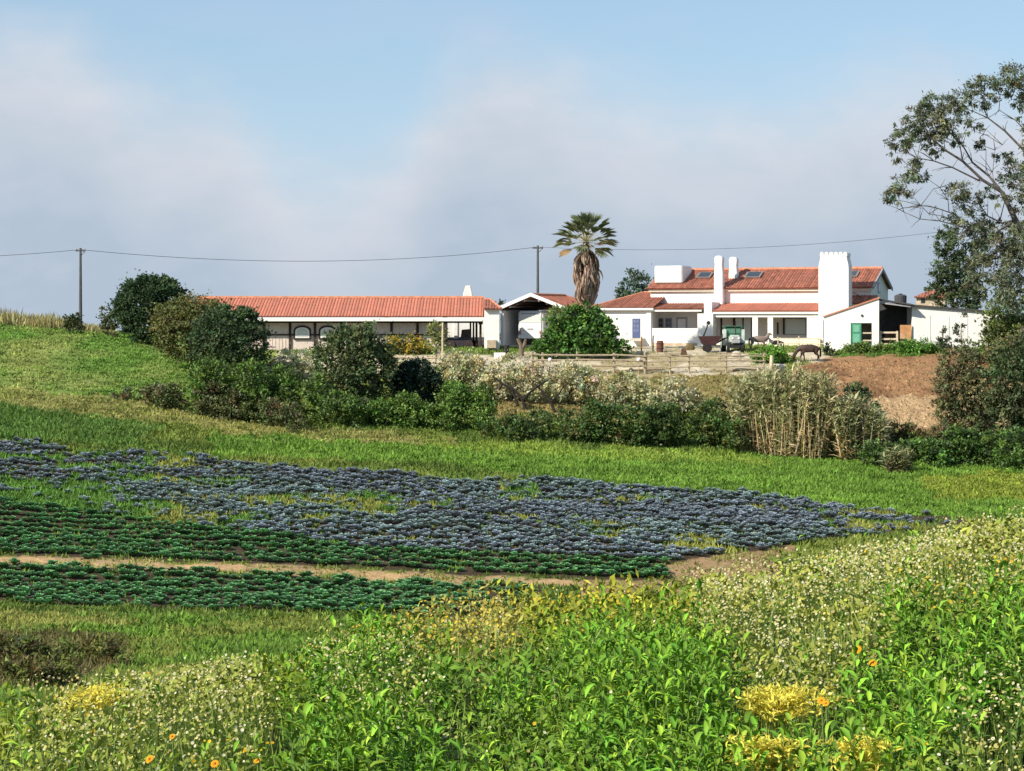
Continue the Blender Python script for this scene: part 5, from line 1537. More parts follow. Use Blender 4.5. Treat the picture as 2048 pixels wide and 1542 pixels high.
# ------------------------------------------------------------------ paddock fences
def fence(label, posts, base_py, top_py, rails, mat, Yadd=0.0, wd=0.12, group='wooden paddock fences', sag=0.0, seed=3):
    rng = R8(seed)
    P = [on_ground(px, base_py) + np.array([0, Yadd, 0]) for px in posts]
    r = empty('paddock_fence', P[0], 0, label, 'fence', group)
    r0 = P[0]
    Ym = np.mean([p[1] for p in P]); s = Ym / F_PX
    hgt = (base_py - top_py) * s
    for p in P:
        q = p - r0; t = rng.normal(0, 0.03, 2)
        MB().tube([(q[0], q[1], q[2] - 0.2), (q[0] + t[0], q[1] + t[1], q[2] + hgt * rng.uniform(0.95, 1.06))], [wd * 0.85, wd * 0.75], 7).build('post', mat, r)
    for py in rails:
        h = (base_py - py) * s
        for i in range(len(P) - 1):
            a, b = P[i] - r0, P[i + 1] - r0
            o = np.array([0, -wd * 0.9, 0]); j = rng.normal(0, 0.035, 2)
            m = (a + b) / 2 + np.array([0, 0, -sag])
            za, zm, zb = a[2] + h + j[0], m[2] + h + rng.normal(0, 0.02), b[2] + h + j[1]
            ext = (b - a) / np.linalg.norm(b - a) * 0.12
            MB().tube([(a[0] - ext[0], a[1] + o[1], za), (m[0], m[1] + o[1], zm), (b[0] + ext[0], b[1] + o[1], zb)], [wd * 0.50, wd * 0.55, wd * 0.48], 6).build('rail', mat, r)
    return r


fence('weathered three-rail fence in front of the leafy green shrub', [1065, 1085, 1155, 1228, 1290], 748, 706, (711, 721, 732), OLDWOOD, wd=0.15, seed=4)
fence('dark lower rail fence just behind the blossom trees', [1072, 1110, 1150], 755, 730, (734, 745), TIMBER, -1.5, wd=0.11, seed=5)
fence('worn rail fence of the sandy paddock below the arcade', [1292, 1340, 1378, 1452, 1528], 748, 708, (713, 723, 735), OLDWOOD, wd=0.10, seed=6)
fence('second thin rail fence behind the sandy paddock', [1440, 1480, 1530, 1560], 726, 704, (708, 718), OLDWOOD, wd=0.07, seed=7)
fence('short rail fence left of the grey-green tree', [560, 592, 624], 742, 710, (717, 727), OLDWOOD, wd=0.11, seed=8)
fence('low rail fence between the yellow bush and the blossom', [785, 810, 845, 872], 738, 708, (716, 725), OLDWOOD, wd=0.10, seed=9)
fence('pale rail fence beyond the barn porch', [888, 918, 950], 735, 712, (717, 727), PALEWOOD, wd=0.10, seed=10)
fence('white rail fence in front of the cream wall behind the horse', [1556, 1598, 1637, 1664], 700, 673, (676, 686), PALEWOOD, wd=0.06, seed=11)


def log(name, label, p0, p1, rad, mat, Yadd=0.0):
    a = on_ground(*p0) + np.array([0, Yadd, rad]); b = on_ground(*p1) + np.array([0, Yadd, rad])
    o = MB().tube([a - a, (b - a) * 0.5 + np.array([0, 0, 0.02]), b - a], [rad, rad * 0.95, rad * 0.85], 8).build(name, mat)
    o.location = tuple(a)
    tag(o, label, 'log')


log('ground_pole', 'pale pole lying along the ground in the paddock', (1243, 742), (1318, 741), 0.13, PALEWOOD)
log('ground_pole', 'dark pole on the sand near the right paddock posts', (1465, 744), (1525, 741), 0.10, OLDWOOD)
for i, (px, py, lab) in enumerate([(1100, 720, 'left white ball fixed on the paddock fence'), (1277, 720, 'right white ball fixed on the paddock fence')]):
    p = on_ground(px, 748); s = p[1] / F_PX
    r = empty('white_ball', p + np.array([0, -0.3, 0]), 0, lab, 'ball', 'white balls on the fence')
    MB().ball((0, 0, (748 - py) * s), 0.17, 12, 8).build('globe', WHITEP, r, smooth=True)
    MB().tube([(0, 0, -0.1), (0, 0, (748 - py) * s - 0.15)], 0.035, 6).build('stake', OLDWOOD, r)


def stake(name, label, px, pyb, pyt, rad, mat, Y=None):
    p = on_ground(px, pyb) if Y is None else np.array([(px - CX) / F_PX * Y, Y, float(ground((px - CX) / F_PX * Y, Y))])
    s = p[1] / F_PX; h = (pyb - pyt) * s
    o = MB().tube([(0, 0, -0.2), (0, 0, h * 0.6), (0.02, 0, h)], [rad, rad, rad * 0.9], 8).build(name, mat)
    o.location = tuple(p)
    tag(o, label, 'post')


stake('pale_post', 'stout pale post standing in weeds left of the grazing horse', 1543, 748, 712, 0.16, PALEWOOD)
stake('pale_post', 'tall pale pole in front of the barn porch corner', 885, 738, 645, 0.075, PALEWOOD)
stake('dark_post', 'short dark bollard on the carport drive edge', 1013, 712, 690, 0.22, BLACK)
stake('iron_post', 'thin dark iron post by the house steps', 1306, 705, 673, 0.06, TIMBER)
stake('iron_post', 'thin rusty post beside the blue door steps', 1283, 704, 674, 0.06, plain('rust', (0.20, 0.09, 0.05), 0.9, 0.2))


# small objects of the yard
def yard_things():
    # forked tree stump
    p = on_ground(1043, 716); s = p[1] / F_PX
    r = empty('tree_stump', p, 0, 'cut forked tree stump in front of the camper', 'stump')
    MB().tube([(0, 0, -0.1), (0.0, 0, 0.7), (-0.1, 0, 1.2), (-0.35, 0, 1.65)], [0.26, 0.2, 0.17, 0.14], 8).build('trunk', BARK, r)
    MB().tube([(0, 0, 0.7), (0.25, 0, 1.15), (0.38, 0, 1.6)], [0.18, 0.15, 0.12], 8).build('fork', BARK, r)
    # leaning A-shaped wooden trough
    p = on_ground(1352, 716)
    r = empty('wooden_trough', p, 0, 'tilted wooden trough lying in the yard before the parapet', 'trough')
    MB().prism([(-1.0, 0, 0.75), (0.55, 0, 0.50), (0.55, 0, 0.36), (-1.0, 0, 0.60)], (0, 0.5, 0)).build('board', OLDWOOD, r)
    MB().prism([(-1.0, 0, 0.42), (0.55, 0, 0.22), (0.55, 0, 0.10), (-1.0, 0, 0.30)], (0, 0.5, 0)).build('board', OLDWOOD, r)
    MB().prism([(0.4, -0.05, 0.0), (1.05, -0.05, 0.0), (0.8, -0.05, 0.72), (0.5, -0.05, 0.72)], (0, 0.6, 0)).build('end_block', plain('dark_rusty_wood', (0.12, 0.07, 0.04), 0.9, 0.3), r)
    # barrel
    p = on_ground(1320, 706)
    r = empty('barrel', p, 0, 'dark reddish barrel beside the iron posts below the parapet', 'barrel')
    MB().tube([(0, 0, 0), (0, 0, 0.3), (0, 0, 0.75), (0, 0, 1.0)], [0.27, 0.31, 0.31, 0.27], 14).build('staves', plain('barrel_red', (0.15, 0.06, 0.045), 0.8, 0.3), r)
    MB().tube([(0, 0, 0.28), (0, 0, 0.34)], 0.325, 14).build('hoop', TIMBER, r)
    MB().tube([(0, 0, 0.70), (0, 0, 0.76)], 0.325, 14).build('hoop', TIMBER, r)
    # maroon farm cart with a hand lever
    p = on_ground(1418, 706)
    MAR = plain('maroon_paint', (0.050, 0.020, 0.020), 0.7, 0.35, 3.0, 0.2)
    r = empty('farm_cart', p, 0, 'dark maroon farm cart with upright lever before the white pier', 'cart')
    hull = [(-0.85, 0, 1.38), (1.15, 0, 1.42), (0.55, 0, 0.6), (-0.3, 0, 0.5), (-0.6, 0, 0.8)]
    MB().prism(hull, (0, 1.1, 0)).build('hopper', MAR, r)
    MB().tube([(-0.45, 0.3, 1.4), (-0.2, 0.3, 2.0), (-0.05, 0.3, 2.45)], [0.07, 0.055, 0.05], 8).build('lever', BLACK, r)
    MB().ball((-0.02, 0.3, 2.55), 0.17).build('lever_knob', BLACK, r, smooth=True)
    for s, y in ((-0.1, -0.1), (-0.1, 1.2)):
        w = MB().tube([(s, y - 0.08, 0.36), (s, y + 0.08, 0.36)], 0.36, 14).build('wheel', BLACK, r)
        MB().tube([(s, y - 0.09, 0.36), (s, y + 0.09, 0.36)], 0.15, 10).build('rim', MAR, w)
    MB().prism([(0.4, 0.4, 0.75), (1.5, 0.4, 1.3), (1.6, 0.4, 1.2), (0.5, 0.4, 0.62)], (0, 0.25, 0)).build('drawbar', MAR, r)
    # tractor
    p = on_ground(1471, 706)
    TG = plain('tractor_green', (0.055, 0.17, 0.105), 0.5, 0.25, 2.0); TP = plain('tractor_pale', (0.50, 0.56, 0.50), 0.6, 0.2, 2.0)
    r = empty('tractor', p, 0, 'green tractor with pale mudguards parked before the arcade', 'tractor')
    MB().box(-0.42, 0.42, -0.2, 1.9, 0.85, 1.55).build('bonnet', TP, r, bevel=0.12)
    MB().box(-0.36, 0.36, -0.27, -0.18, 0.9, 1.45).build('grille', GREY, r)
    MB().box(-0.72, 0.72, 1.6, 2.9, 1.25, 2.25).build('cab', TG, r, bevel=0.10)
    MB().box(-0.60, 0.60, 1.55, 1.62, 1.70, 2.15).build('windscreen', plain('green_glass', (0.10, 0.22, 0.16), 0.2, 0.1), r)
    MB().box(-0.85, 0.85, 1.4, 3.0, 2.25, 2.36).build('cab_roof', TG, r, bevel=0.04)
    MB().box(-0.5, 0.5, -0.1, 2.6, 0.45, 0.85).build('chassis', BLACK, r)
    for sx in (-1, 1):
        a = sx * 0.80
        w = MB().tube([(a - 0.2, 2.2, 0.80), (a + 0.2, 2.2, 0.80)], 0.80, 18).build('rear_wheel', BLACK, r)
        MB().tube([(a - 0.21, 2.2, 0.80), (a + 0.21, 2.2, 0.80)], 0.40, 14).build('rim', TP, w)
        b = sx * 0.62
        w = MB().tube([(b - 0.12, 0.25, 0.45), (b + 0.12, 0.25, 0.45)], 0.45, 16).build('front_wheel', BLACK, r)
        MB().tube([(b - 0.13, 0.25, 0.45), (b + 0.13, 0.25, 0.45)], 0.2, 12).build('rim', TP, w)
        MB().box(a - 0.19, a + 0.19, 1.35, 1.5, 0.65, 2.05).build('mudguard', TP, r, bevel=0.05)
        MB().ball((sx * 0.26, -0.28, 1.28), (0.10, 0.05, 0.10)).build('headlight', WHITEP, r, smooth=True)
    MB().tube([(0.12, 1.0, 1.5), (0.12, 1.0, 2.75)], 0.05, 8).build('exhaust_pipe', TIMBER, r)
    # heap under the barn porch: a covered dark cart with seat back
    B = on_ground(920, 704); B[1] = 178.2; B[0] = (920 - CX) / F_PX * 178.2; B[2] = -2.98 + 0.14
    r = empty('covered_cart', B, 0, 'dark covered carriage standing under the barn porch', 'carriage')
    DK = plain('dark_tarp', (0.035, 0.03, 0.04), 0.7, 0.3, 3.0, 0.2); BRN = plain('dull_brown', (0.05, 0.036, 0.036), 0.85, 0.2)
    MB().prism([(-1.35, 0, 0.35), (0.9, 0, 0.35), (1.1, 0, 0.95), (0.35, 0, 1.25), (-0.35, 0, 0.95), (-1.25, 0, 1.05)], (0, 1.3, 0)).build('body', DK, r)
    MB().prism([(0.05, 0.1, 1.05), (0.95, 0.1, 1.05), (0.98, 0.1, 1.82), (0.15, 0.1, 1.75)], (0, 1.1, 0)).build('seat_back', BRN, r)
    for x in (-0.85, 0.75):
        for y in (-0.06, 1.36):
            w = MB().tube([(x, y - 0.04, 0.42), (x, y + 0.04, 0.42)], 0.42, 14).build('wheel', BRN, r)
            MB().tube([(x, y - 0.06, 0.42), (x, y + 0.06, 0.42)], 0.09, 8).build('hub', TIMBER, w)
    # concrete blocks and stones
    for i, (px, py, sx, sy, sz, lab) in enumerate([(1556, 742, 0.55, 0.4, 0.34, 'white block of stone among weeds below the grazing horse'), (1472, 716, 0.36, 0.3, 0.3, 'pale stone behind the paddock rails'),
                                                   (1380, 702, 0.4, 0.3, 0.35, 'dark mossy box at the foot of the stone base')]):
        p = on_ground(px, py)
        rng = R8(400 + i)
        bm = bmesh.new(); bmesh.ops.create_icosphere(bm, subdivisions=2, radius=1)
        for v in bm.verts:
            q = v.co; m = max(abs(q.x), abs(q.y), abs(q.z)); f = (0.55 / m + 0.45) * (1 + rng.normal(0, 0.05))
            v.co = Vector((q.x * f * sx, q.y * f * sy, q.z * f * sz + sz * 0.7))
        me = bpy.data.meshes.new('stone_block'); bm.to_mesh(me); bm.free()
        me.materials.append(CONC if i != 2 else plain('mossy', (0.16, 0.12, 0.06), 0.9, 0.3)); o = bpy.data.objects.new('stone_block', me); COL.objects.link(o); o.location = tuple(p)
        tag(o, lab, 'stone')


yard_things()
pw = on_ground(1001, 718)
rw = empty('wall_stub', pw, 0, 'white wall stub beside the drive behind the blossom', 'wall')
MB().box(-0.55, 0.42, 0, 0.35, -0.2, 0.5).build('render', WHITE, rw)
MB().box(0.42, 0.60, 0.02, 0.33, -0.2, 0.46).build('end_stone', TIMBER, rw)


# ------------------------------------------------------------------ horses
def horse(label, p, facing, col, neck, scale=1.0, shadow_legs=0.0, white=True):
    """facing +1 looks towards +x; neck: list of (x forward, z, radius) after the chest"""
    verts = []; edges = []; rad = []

    def add(x, y, z, rx, ry=None, parent=None):
        verts.append((x * facing, y, z)); rad.append((rx, ry or rx))
        if parent is not None: edges.append((parent, len(verts) - 1))
        return len(verts) - 1
    mid = add(0.0, 0, 1.06, 0.35, 0.35)
    loin = add(-0.38, 0, 1.12, 0.32, 0.32, mid)
    rump = add(-0.68, 0, 1.13, 0.31, 0.31, loin)
    tailh = add(-0.92, 0, 1.10, 0.14, 0.17, rump)
    gir = add(0.34, 0, 1.08, 0.34, 0.34, mid)
    che = add(0.60, 0, 1.12, 0.28, 0.28, gir)
    last = che
    for (x, z, r) in neck: last = add(x, 0, z, r * 0.72, r, last)
    hx, hz, _ = neck[-3]
    for sy in (-1, 1):
        e = add(neck[-4][0] + 0.02, sy * 0.07, neck[-4][1] + 0.10, 0.030, None, len(verts) - 1 if False else che + len(neck) - 3)
    for sy in (-1, 1):
        a = add(0.50, sy * 0.16, 0.82, 0.13, 0.16, gir)
        a = add(0.50 + shadow_legs * sy * 0.1, sy * 0.16, 0.58, 0.075, 0.085, a); a = add(0.50 + shadow_legs * sy * 0.2, sy * 0.16, 0.40, 0.060, 0.065, a)
        a = add(0.49 + shadow_legs * sy * 0.2, sy * 0.16, 0.13, 0.043, 0.046, a); a = add(0.53 + shadow_legs * sy * 0.2, sy * 0.16, 0.03, 0.058, 0.06, a)
        a = add(-0.66, sy * 0.15, 0.90, 0.17, 0.20, rump)
        a = add(-0.58 + shadow_legs * sy * 0.1, sy * 0.16, 0.72, 0.12, 0.14, a); a = add(-0.84 - shadow_legs * sy * 0.1, sy * 0.16, 0.47, 0.065, 0.07, a)
        a = add(-0.80 - shadow_legs * sy * 0.15, sy * 0.16, 0.13, 0.045, 0.048, a); a = add(-0.75 - shadow_legs * sy * 0.15, sy * 0.16, 0.03, 0.06, 0.062, a)
    me = bpy.data.meshes.new('horse'); me.from_pydata(verts, edges, [])
    o = bpy.data.objects.new('horse', me); COL.objects.link(o)
    sk = o.modifiers.new('skin', 'SKIN'); sk.use_smooth_shade = True
    lay = me.skin_vertices[0] if me.skin_vertices else None
    for i, (a, b) in enumerate(rad): me.skin_vertices[0].data[i].radius = (a, b)
    me.skin_vertices[0].data[0].use_root = True
    ss = o.modifiers.new('sub', 'SUBSURF'); ss.levels = 2; ss.render_levels = 2
    dg = bpy.context.evaluated_depsgraph_get()
    me2 = bpy.data.meshes.new_from_object(o.evaluated_get(dg))
    bpy.data.objects.remove(o)
    r = empty('horse', p, 0, label, 'horse')
    r.scale = (scale,) * 3
    b = bpy.data.objects.new('body', me2); COL.objects.link(b); b.parent = r
    for q in me2.polygons: q.use_smooth = True
    me2.materials.clear(); me2.materials.append(col)
    DK = plain('horse_hair', (0.025, 0.017, 0.014), 0.7, 0.2)
    f = facing
    MB().tube([(-0.90 * f, 0, 1.20), (-0.99 * f, 0, 1.06), (-1.01 * f, 0.0, 0.80), (-1.00 * f, 0, 0.50), (-0.99 * f, 0, 0.34)], [0.06, 0.07, 0.08, 0.07, 0.02], 8).build('tail', DK, r, smooth=True)
    nk = [(0.50, 1.36, 0)] + neck[:3]
    mp = [(x * f, 0, z + rr * 0.85) for x, z, rr in nk]
    MB().tube(mp, [0.05] + [0.06] * (len(mp) - 2) + [0.04], 6).build('mane', DK, r, smooth=True)
    return r


BAY = plain('bay_coat', (0.060, 0.036, 0.028), 0.55, 0.35, 1.6)
DUN = plain('dun_coat', (0.22, 0.165, 0.14), 0.6, 0.25, 1.6)
GRAZE = [(0.88, 1.02, 0.21), (1.06, 0.78, 0.17), (1.18, 0.52, 0.15), (1.24, 0.40, 0.15), (1.26, 0.22, 0.10), (1.25, 0.09, 0.075)]
ALERT = [(0.80, 1.26, 0.25), (0.92, 1.44, 0.21), (1.00, 1.60, 0.17), (1.05, 1.68, 0.15), (1.22, 1.57, 0.11), (1.33, 1.48, 0.085)]
ph = on_ground(1617, 724); horse('brown horse grazing with lowered head at the edge of the bare earth', ph, -1, BAY, GRAZE, 1.0, 0.6)
ph = on_ground(1518, 700); horse('grey-brown horse standing with raised head beside the tractor', ph, 1, DUN, ALERT, 0.86, 0.2)
ph = on_ground(1556, 700); horse('small dark foal standing by the low cream wall', ph + np.array([0, 1.0, 0]), -1, plain('dark_coat', (0.12, 0.09, 0.09), 0.6, 0.2), ALERT, 0.62, 0.2)

# ------------------------------------------------------------------ the wild flowers and weeds in the foreground
def near_pt(px, py, top=0.25):
    """ground point whose plant tops show at this pixel"""
    ys = np.linspace(4.3, 24, 400); X = (px - CX) / F_PX * ys
    pys = PY0 - F_PX * (ground(X, ys) + top) / ys
    k = np.where(pys <= py)[0]
    Y = float(ys[k[0]]) if len(k) else 16.0
    return np.array([(px - CX) / F_PX * Y, Y, float(ground((px - CX) / F_PX * Y, Y))])


def near_xy(rng, n, y0=4.3, y1=21.0, power=0.75):
    u = rng.random(n)
    a = 2 - power
    Y = (u * (y1 ** a - y0 ** a) + y0 ** a) ** (1 / a)
    return rng.uniform(-0.285, 0.285, n) * Y, Y


def soft_poly(px, py, polys, wob):
    m = np.zeros(px.shape, bool)
    for q in polys: m |= in_poly(px + wob, py + wob * 0.5, q)
    return m


BROAD = [[(620, 1440), (900, 1365), (1110, 1275), (1420, 1290), (1480, 1380), (1450, 1600), (560, 1600)], [(1690, 1330), (1830, 1190), (2100, 1170), (2300, 1200), (2300, 1420), (1960, 1390), (1930, 1500), (1660, 1520)],
         [(610, 1310), (820, 1310), (820, 1400), (630, 1400)], [(1380, 1470), (1560, 1480), (2000, 1480), (2000, 1600), (1380, 1600)]]
WHITEF = [[(1380, 1150), (1760, 1100), (2300, 960), (2300, 1180), (1830, 1185), (1690, 1330), (1650, 1420), (1480, 1390), (1440, 1290)], [(140, 1340), (420, 1300), (560, 1380), (520, 1542), (100, 1560), (60, 1440)],
          [(1930, 1370), (2300, 1340), (2300, 1600), (1930, 1600)], [(640, 1290), (860, 1290), (900, 1500), (700, 1500)], [(0, 1480), (200, 1490), (180, 1600), (0, 1600)], [(1660, 1060), (2300, 930), (2300, 1000), (1640, 1110)]]
YELLOWF = [[(1790, 1150), (2300, 1110), (2300, 1195), (1800, 1195)], [(120, 1375), (260, 1370), (260, 1450), (130, 1450)], [(1060, 1180), (1250, 1180), (1250, 1230), (1060, 1230)], [(240, 1500), (560, 1500), (560, 1600), (240, 1600)]]
DRY = [[(430, 1225), (760, 1195), (1060, 1195), (1010, 1290), (640, 1300), (380, 1330), (200, 1330), (260, 1290)]]


def fields(X, Y, top=0.25):
    z = ground(X, Y)
    px = CX + F_PX * X / Y; py = PY0 - F_PX * (z + top) / Y
    wob = (fbm(X * 2.2, Y * 1.4, 131) - 0.5) * 150
    return z, px, py, wob


def build_foreground():
    rng = R8(301)
    # 1. fine-leaved cover: ragged, in patches of different height and green
    n = 120000
    X, Y = near_xy(rng, n)
    hn = fbm(X * 1.7, Y * 1.3, 141, 3)
    kp = rng.random(n) < np.clip((hn - 0.33) * 4.6, 0.05, 1)
    X, Y = X[kp], Y[kp]; n = len(X)
    z, px, py, wob = fields(X, Y)
    hp = 0.05 + 0.42 * np.clip(fbm(X * 1.7, Y * 1.3, 141, 3) * 1.5 - 0.25, 0, 1)
    h = hp * rng.random(n) ** 0.6
    sc_ = np.clip(Y / 8.0, 0.7, 1.9) ** 0.7
    pos = np.stack([X, Y, z + h * 0.9], -1)
    d = rng.normal(size=(n, 3)) * np.array([1, 1, 0.5]) + np.array([0, 0, 0.75])
    up = rng.normal(size=(n, 3)) * 0.5 + np.array([0, 0, 1.0])
    yel = np.clip((fbm(X * 0.8, Y * 0.6, 151) - 0.40) * 3.5, 0, 1)[:, None]
    col = np.array([0.110, 0.180, 0.014]) * (1 - yel) + np.array([0.250, 0.255, 0.028]) * yel
    wf = soft_poly(px, py, WHITEF, wob); col[wf] = col[wf] * 0.45 + np.array([0.25, 0.265, 0.055]) * 0.55
    dry = soft_poly(px, py, DRY, wob); col[dry] = col[dry] * 0.35 + np.array([0.30, 0.255, 0.07]) * 0.65
    br = soft_poly(px, py, BROAD, wob); col[br] = col[br] * 0.4 + np.array([0.080, 0.175, 0.022]) * 0.6
    col = col * np.exp(rng.normal(0, 0.22, n))[:, None]
    V1 = instance(T_DIAMOND, pos, d, up, rng.uniform(0.026, 0.062, n) * sc_, rng.uniform(0.011, 0.022, n) * sc_, np.clip(col, 0.005, 0.8))
    # grass blades standing through it
    n = 8000
    X, Y = near_xy(rng, n); z, px, py, wob = fields(X, Y)
    d = rng.normal(size=(n, 3)) * np.array([0.35, 0.35, 0.1]) + np.array([0, 0, 1.0])
    col = tints(rng, n, (0.17, 0.235, 0.05), 0.25, 0.08)
    V2 = instance(T_BLADE2, np.stack([X, Y, z], -1), d, rng.normal(size=(n, 3)) + np.array([0, -.6, 0]), rng.uniform(0.12, 0.34, n), rng.uniform(0.005, 0.010, n) * np.clip(Y / 8, 0.8, 1.8), col)
    V, Fc, C = merge([V1, V2])
    o = mesh_obj('undergrowth', V, Fc, WEED, tint=C)
    tag(o, 'tangle of small green weeds and grass covering the near bank', 'weeds', kind='stuff')

    # 2. broad-leaved plants
    n = 26000
    X, Y = near_xy(rng, n, power=0.6); z, px, py, wob = fields(X, Y)
    hn = fbm(X * 1.9, Y * 1.5, 161, 3)
    keep = (soft_poly(px, py, BROAD, wob) | (rng.random(n) < 0.02)) & (rng.random(n) < np.clip((hn - 0.36) * 5.5, 0.04, 1))
    X, Y, z = X[keep], Y[keep], z[keep]
    if len(X) > 7000: X, Y, z = X[:7000], Y[:7000], z[:7000]
    n = len(X); k = 13
    H = (0.08 + 0.42 * np.clip(fbm(X * 1.9, Y * 1.5, 161, 3) * 1.5 - 0.25, 0, 1)) * rng.uniform(0.7, 1.2, n)
    t = np.tile(np.linspace(0.12, 1.0, k), n); az = np.tile(np.arange(k) * 2.399, n) + np.repeat(rng.uniform(0, 6.28, n), k) + rng.normal(0, 0.3, n * k)
    lean = np.repeat(rng.normal(0, 0.12, (n, 2)), k, 0)
    hh = np.repeat(H, k) * t
    pos = np.stack([np.repeat(X, k) + lean[:, 0] * hh, np.repeat(Y, k) + lean[:, 1] * hh, np.repeat(z, k) + hh], -1)
    elev = 0.15 + 1.1 * t ** 2 + rng.normal(0, 0.22, n * k)
    d = np.stack([np.cos(az), np.sin(az), elev], -1)
    up = np.stack([-np.cos(az) * 0.3, -np.sin(az) * 0.3, np.ones(n * k)], -1) + rng.normal(0, 0.15, (n * k, 3))
    ln = rng.uniform(0.045, 0.09, n * k) * (1.15 - 0.5 * t) * np.repeat(rng.uniform(0.8, 1.25, n), k)
    pc = tints(rng, n, (0.092, 0.190, 0.017), 0.30, 0.08); lg = rng.random(n) < 0.25; pc[lg] = tints(rng, lg.sum(), (0.170, 0.275, 0.026), 0.18, 0.07)
    col = np.clip(np.repeat(pc, k, 0) * (0.85 + 0.35 * t)[:, None] * np.exp(rng.normal(0, 0.22, n * k))[:, None], 0.005, 0.7)
    wd = ln * rng.uniform(0.24, 0.40, n * k); nr = pos[:, 1] < 7.2
    Vb = merge([instance(T_LANCE, pos[nr], d[nr], up[nr], ln[nr], wd[nr], col[nr]), instance(T_LANCE3, pos[~nr], d[~nr], up[~nr], ln[~nr], wd[~nr], col[~nr])])
    st = instance(T_BLADE, np.stack([X, Y, z], -1), np.concatenate([lean[::k], np.ones((n, 1))], 1), rng.normal(size=(n, 3)) + np.array([0, -1, 0]), H * 1.05, 0.010, np.array([0.14, 0.22, 0.06]))
    V, Fc, C = merge([Vb, st])
    o = mesh_obj('broad_leaved_weeds', V, Fc, WEED, tint=C)
    tag(o, 'glossy broad-leaved green weeds in thick patches on the near bank', 'weeds', kind='stuff')

    # 3. small pale flowers
    a = np.linspace(0, 2 * math.pi, 6)[:-1]
    fv = [(0, 0, 0.0)] + [(0.5 * math.cos(q), 0.5 * math.sin(q), 0.12) for q in a]
    # template axes: x width, y length, z normal; the disc lies in x-y and is centred
    FL = (np.array(fv), np.array([(0, 1 + i, 1 + (i + 1) % 5) for i in range(5)]))

    def flowers(nm, label, polys, n, size, cols, hrange, bg=0.05, seed=1, dens=None):
        rg = R8(seed)
        X, Y = near_xy(rg, n, power=0.35); z, px, py, wob = fields(X, Y, 0.3)
        keep = (soft_poly(px, py, polys, wob) & (fbm(X * 3.1, Y * 2.2, 171 + seed) > 0.40)) | (rg.random(n) < bg)
        X, Y, z = X[keep], Y[keep], z[keep]; n = len(X)
        h = rg.uniform(*hrange, n)
        off = rg.normal(0, 0.10, (n, 2)) * h[:, None]
        pos = np.stack([X + off[:, 0], Y + off[:, 1], z + h], -1)
        nrm = rg.normal(size=(n, 3)) * 0.55 + np.array([-0.35, -0.55, 0.75])
        ax = np.cross(nrm, rg.normal(size=(n, 3)))
        s = size * rg.uniform(0.65, 1.3, n) * np.clip(Y / 8, 0.85, 1.7) ** 0.6
        pk = rg.integers(0, len(cols), n)
        col = np.array(cols)[pk] * np.exp(rg.normal(0, 0.10, n))[:, None]
        Vf = instance(FL, pos, ax, nrm, s, s, np.clip(col, 0, 0.9))
        stm = instance(T_BLADE, np.stack([X, Y, z], -1), pos - np.stack([X, Y, z], -1), rg.normal(size=(n, 3)) + np.array([0, -1, 0]), h, 0.003, np.array([0.10, 0.16, 0.03]))
        V, Fc, C = merge([Vf, stm])
        o = mesh_obj(nm, V, Fc, PETAL, tint=C)
        tag(o, label, 'flowers', kind='stuff')
    flowers('white_flowers', 'drifts of tiny cream-white flowers scattered over the near bank', WHITEF, 80000, 0.0112, [(0.66, 0.61, 0.34), (0.60, 0.54, 0.20), (0.70, 0.66, 0.45), (0.46, 0.44, 0.13), (0.52, 0.46, 0.15)], (0.14, 0.40), 0.022, 1)
    flowers('yellow_flowers', 'bands of small yellow flowers among the weeds', YELLOWF + DRY, 16000, 0.0125, [(0.72, 0.52, 0.04), (0.70, 0.58, 0.12), (0.66, 0.42, 0.03)], (0.18, 0.38), 0.02, 2)
    flowers('dry_seed_heads', 'brownish dry seed heads along the crest of the near bank', DRY, 14000, 0.011, [(0.42, 0.30, 0.12), (0.50, 0.42, 0.16), (0.34, 0.22, 0.08)], (0.16, 0.36), 0.02, 3)


build_foreground()


# yellow flowering clumps one can point at
def yellow_clump(label, px, py, w, n, seed):
    rng = R8(seed)
    c = near_pt(px, py, 0.30)
    r = empty('yellow_flower_clump', c, 0, label, 'flowers', 'yellow flowering clumps')
    rad = w / F_PX * c[1]
    xy = rng.normal(0, 0.42, (n, 2)) * np.array([rad, rad * 0.45])
    zz = np.array([float(q) for q in ground(c[0] + xy[:, 0], c[1] + xy[:, 1])]) - c[2]
    h = rng.uniform(0.27, 0.35, n)
    base = np.stack([xy[:, 0], xy[:, 1], zz], -1); head = base + np.stack([rng.normal(0, 0.03, n), rng.normal(0, 0.03, n), h], -1)
    k = 5
    d = rng.normal(size=(n * k, 3)) * np.array([1, 1, 0.6]) + np.array([-0.1, -0.2, 0.7])
    V, Fc, C = instance(T_LANCE, np.repeat(head, k, 0), d, rng.normal(size=(n * k, 3)) + np.array([0, 0, 0.8]), rng.uniform(0.020, 0.036, n * k), rng.uniform(0.006, 0.009, n * k), tints(rng, n * k, (0.82, 0.72, 0.13), 0.12, 0.03))
    mesh_obj('petals', V, Fc, PETAL, r, tint=C)['kind'] = 'stuff'
    V, Fc, C = instance(T_BLADE, base, head - base, rng.normal(size=(n, 3)) + np.array([0, -1, 0]), h, 0.008, tints(rng, n, (0.22, 0.28, 0.06), 0.2, 0.05))
    mesh_obj('stalks', V, Fc, LEAF, r, tint=C)['kind'] = 'stuff'


yellow_clump('bright yellow flower clump left of the glossy weeds', 1560, 1415, 95, 260, 501)
yellow_clump('yellow flower clump at the bottom edge below the larger clump', 1540, 1520, 70, 160, 502)
yellow_clump('small yellow flower clump at the bottom edge right of the others', 1725, 1525, 40, 90, 503)
yellow_clump('golden yellow flower clump on the left of the near bank', 190, 1405, 55, 100, 504)


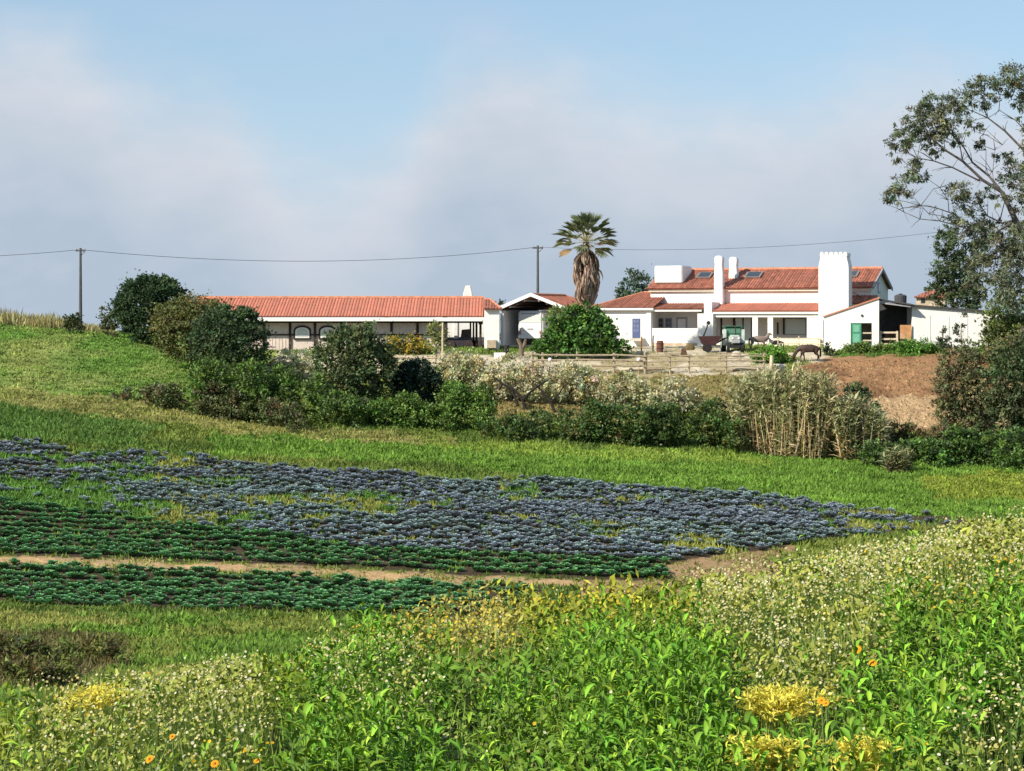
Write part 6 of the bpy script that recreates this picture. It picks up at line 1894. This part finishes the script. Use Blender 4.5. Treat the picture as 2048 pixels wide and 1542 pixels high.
def marigold(label, px, py, s, seed):
    rng = R8(seed)
    c = near_pt(px, py, 0.34)
    r = empty('orange_flower', c, 0, label, 'flower', 'orange flowers')
    h = 0.34; ax = norm(np.array([[-0.3, -0.6, 0.75]]) + rng.normal(0, 0.1, (1, 3)))[0]
    t = np.cross(ax, [1, 0, 0]); t /= np.linalg.norm(t); b = np.cross(ax, t)
    n = 16; a = np.linspace(0, 2 * math.pi, n, endpoint=False)
    d = np.array([math.cos(q) * t + math.sin(q) * b + 0.25 * ax for q in a])
    V, Fc, C = instance(T_LANCE, np.repeat(np.array([[0, 0, h]]), n, 0), d, np.repeat(ax[None], n, 0), 0.016 * s, 0.008 * s, tints(rng, n, (0.80, 0.42, 0.03), 0.1, 0.03))
    mesh_obj('petals', V, Fc, PETAL, r, tint=C)
    MB().ball(np.array([0, 0, h]) + ax * 0.004, 0.0045 * s, 8, 5).build('flower_centre', plain('orange_centre', (0.45, 0.16, 0.02), 0.8, 0.1), r)
    MB().tube([(0, 0, -0.02), (0.008, 0, h * 0.5), (0, 0, h)], 0.003, 5).build('stem', plain('stem_green', (0.12, 0.20, 0.05), 0.7, 0.1), r)


for i, (px, py, s, lab) in enumerate([(1714, 1304, 1.25, 'largest orange flower, above the glossy weeds at right'), (1746, 1328, 1.05, 'orange flower just below the largest one'), (1643, 1402, 0.9, 'orange flower beside the bright yellow clump'),
                                      (1652, 1408, 0.75, 'small orange flower touching the one beside the yellow clump'), (300, 1528, 1.0, 'orange flower near the bottom edge at far left'), (430, 1532, 0.9, 'orange flower at the bottom edge between two others'),
                                      (515, 1524, 0.8, 'orange flower at the bottom edge, rightmost of three'), (345, 1483, 0.7, 'small orange flower above the bottom left three')]):
    marigold(lab, px, py, s, 600 + i)

# a few long bare stalks that stand out
for i, (pts, lab) in enumerate([([(1150, 1345), (1170, 1310), (1205, 1255)], 'long pale straight stalk in the middle of the near bank'), ([(1110, 1370), (1105, 1350), (1078, 1338)], 'short pale bent stalk in the middle of the near bank')]):
    c = near_pt(*pts[0], 0.2)
    q = [W(x, y, c[1]) - c for x, y in pts]
    o = MB().tube([np.array([q[0][0], 0, 0.0])] + q, [0.004, 0.0035, 0.003, 0.002], 5).build('bare_stalk', plain('pale_stalk', (0.36, 0.40, 0.16), 0.7, 0.1))
    o.location = tuple(c)
    tag(o, lab, 'stalk')
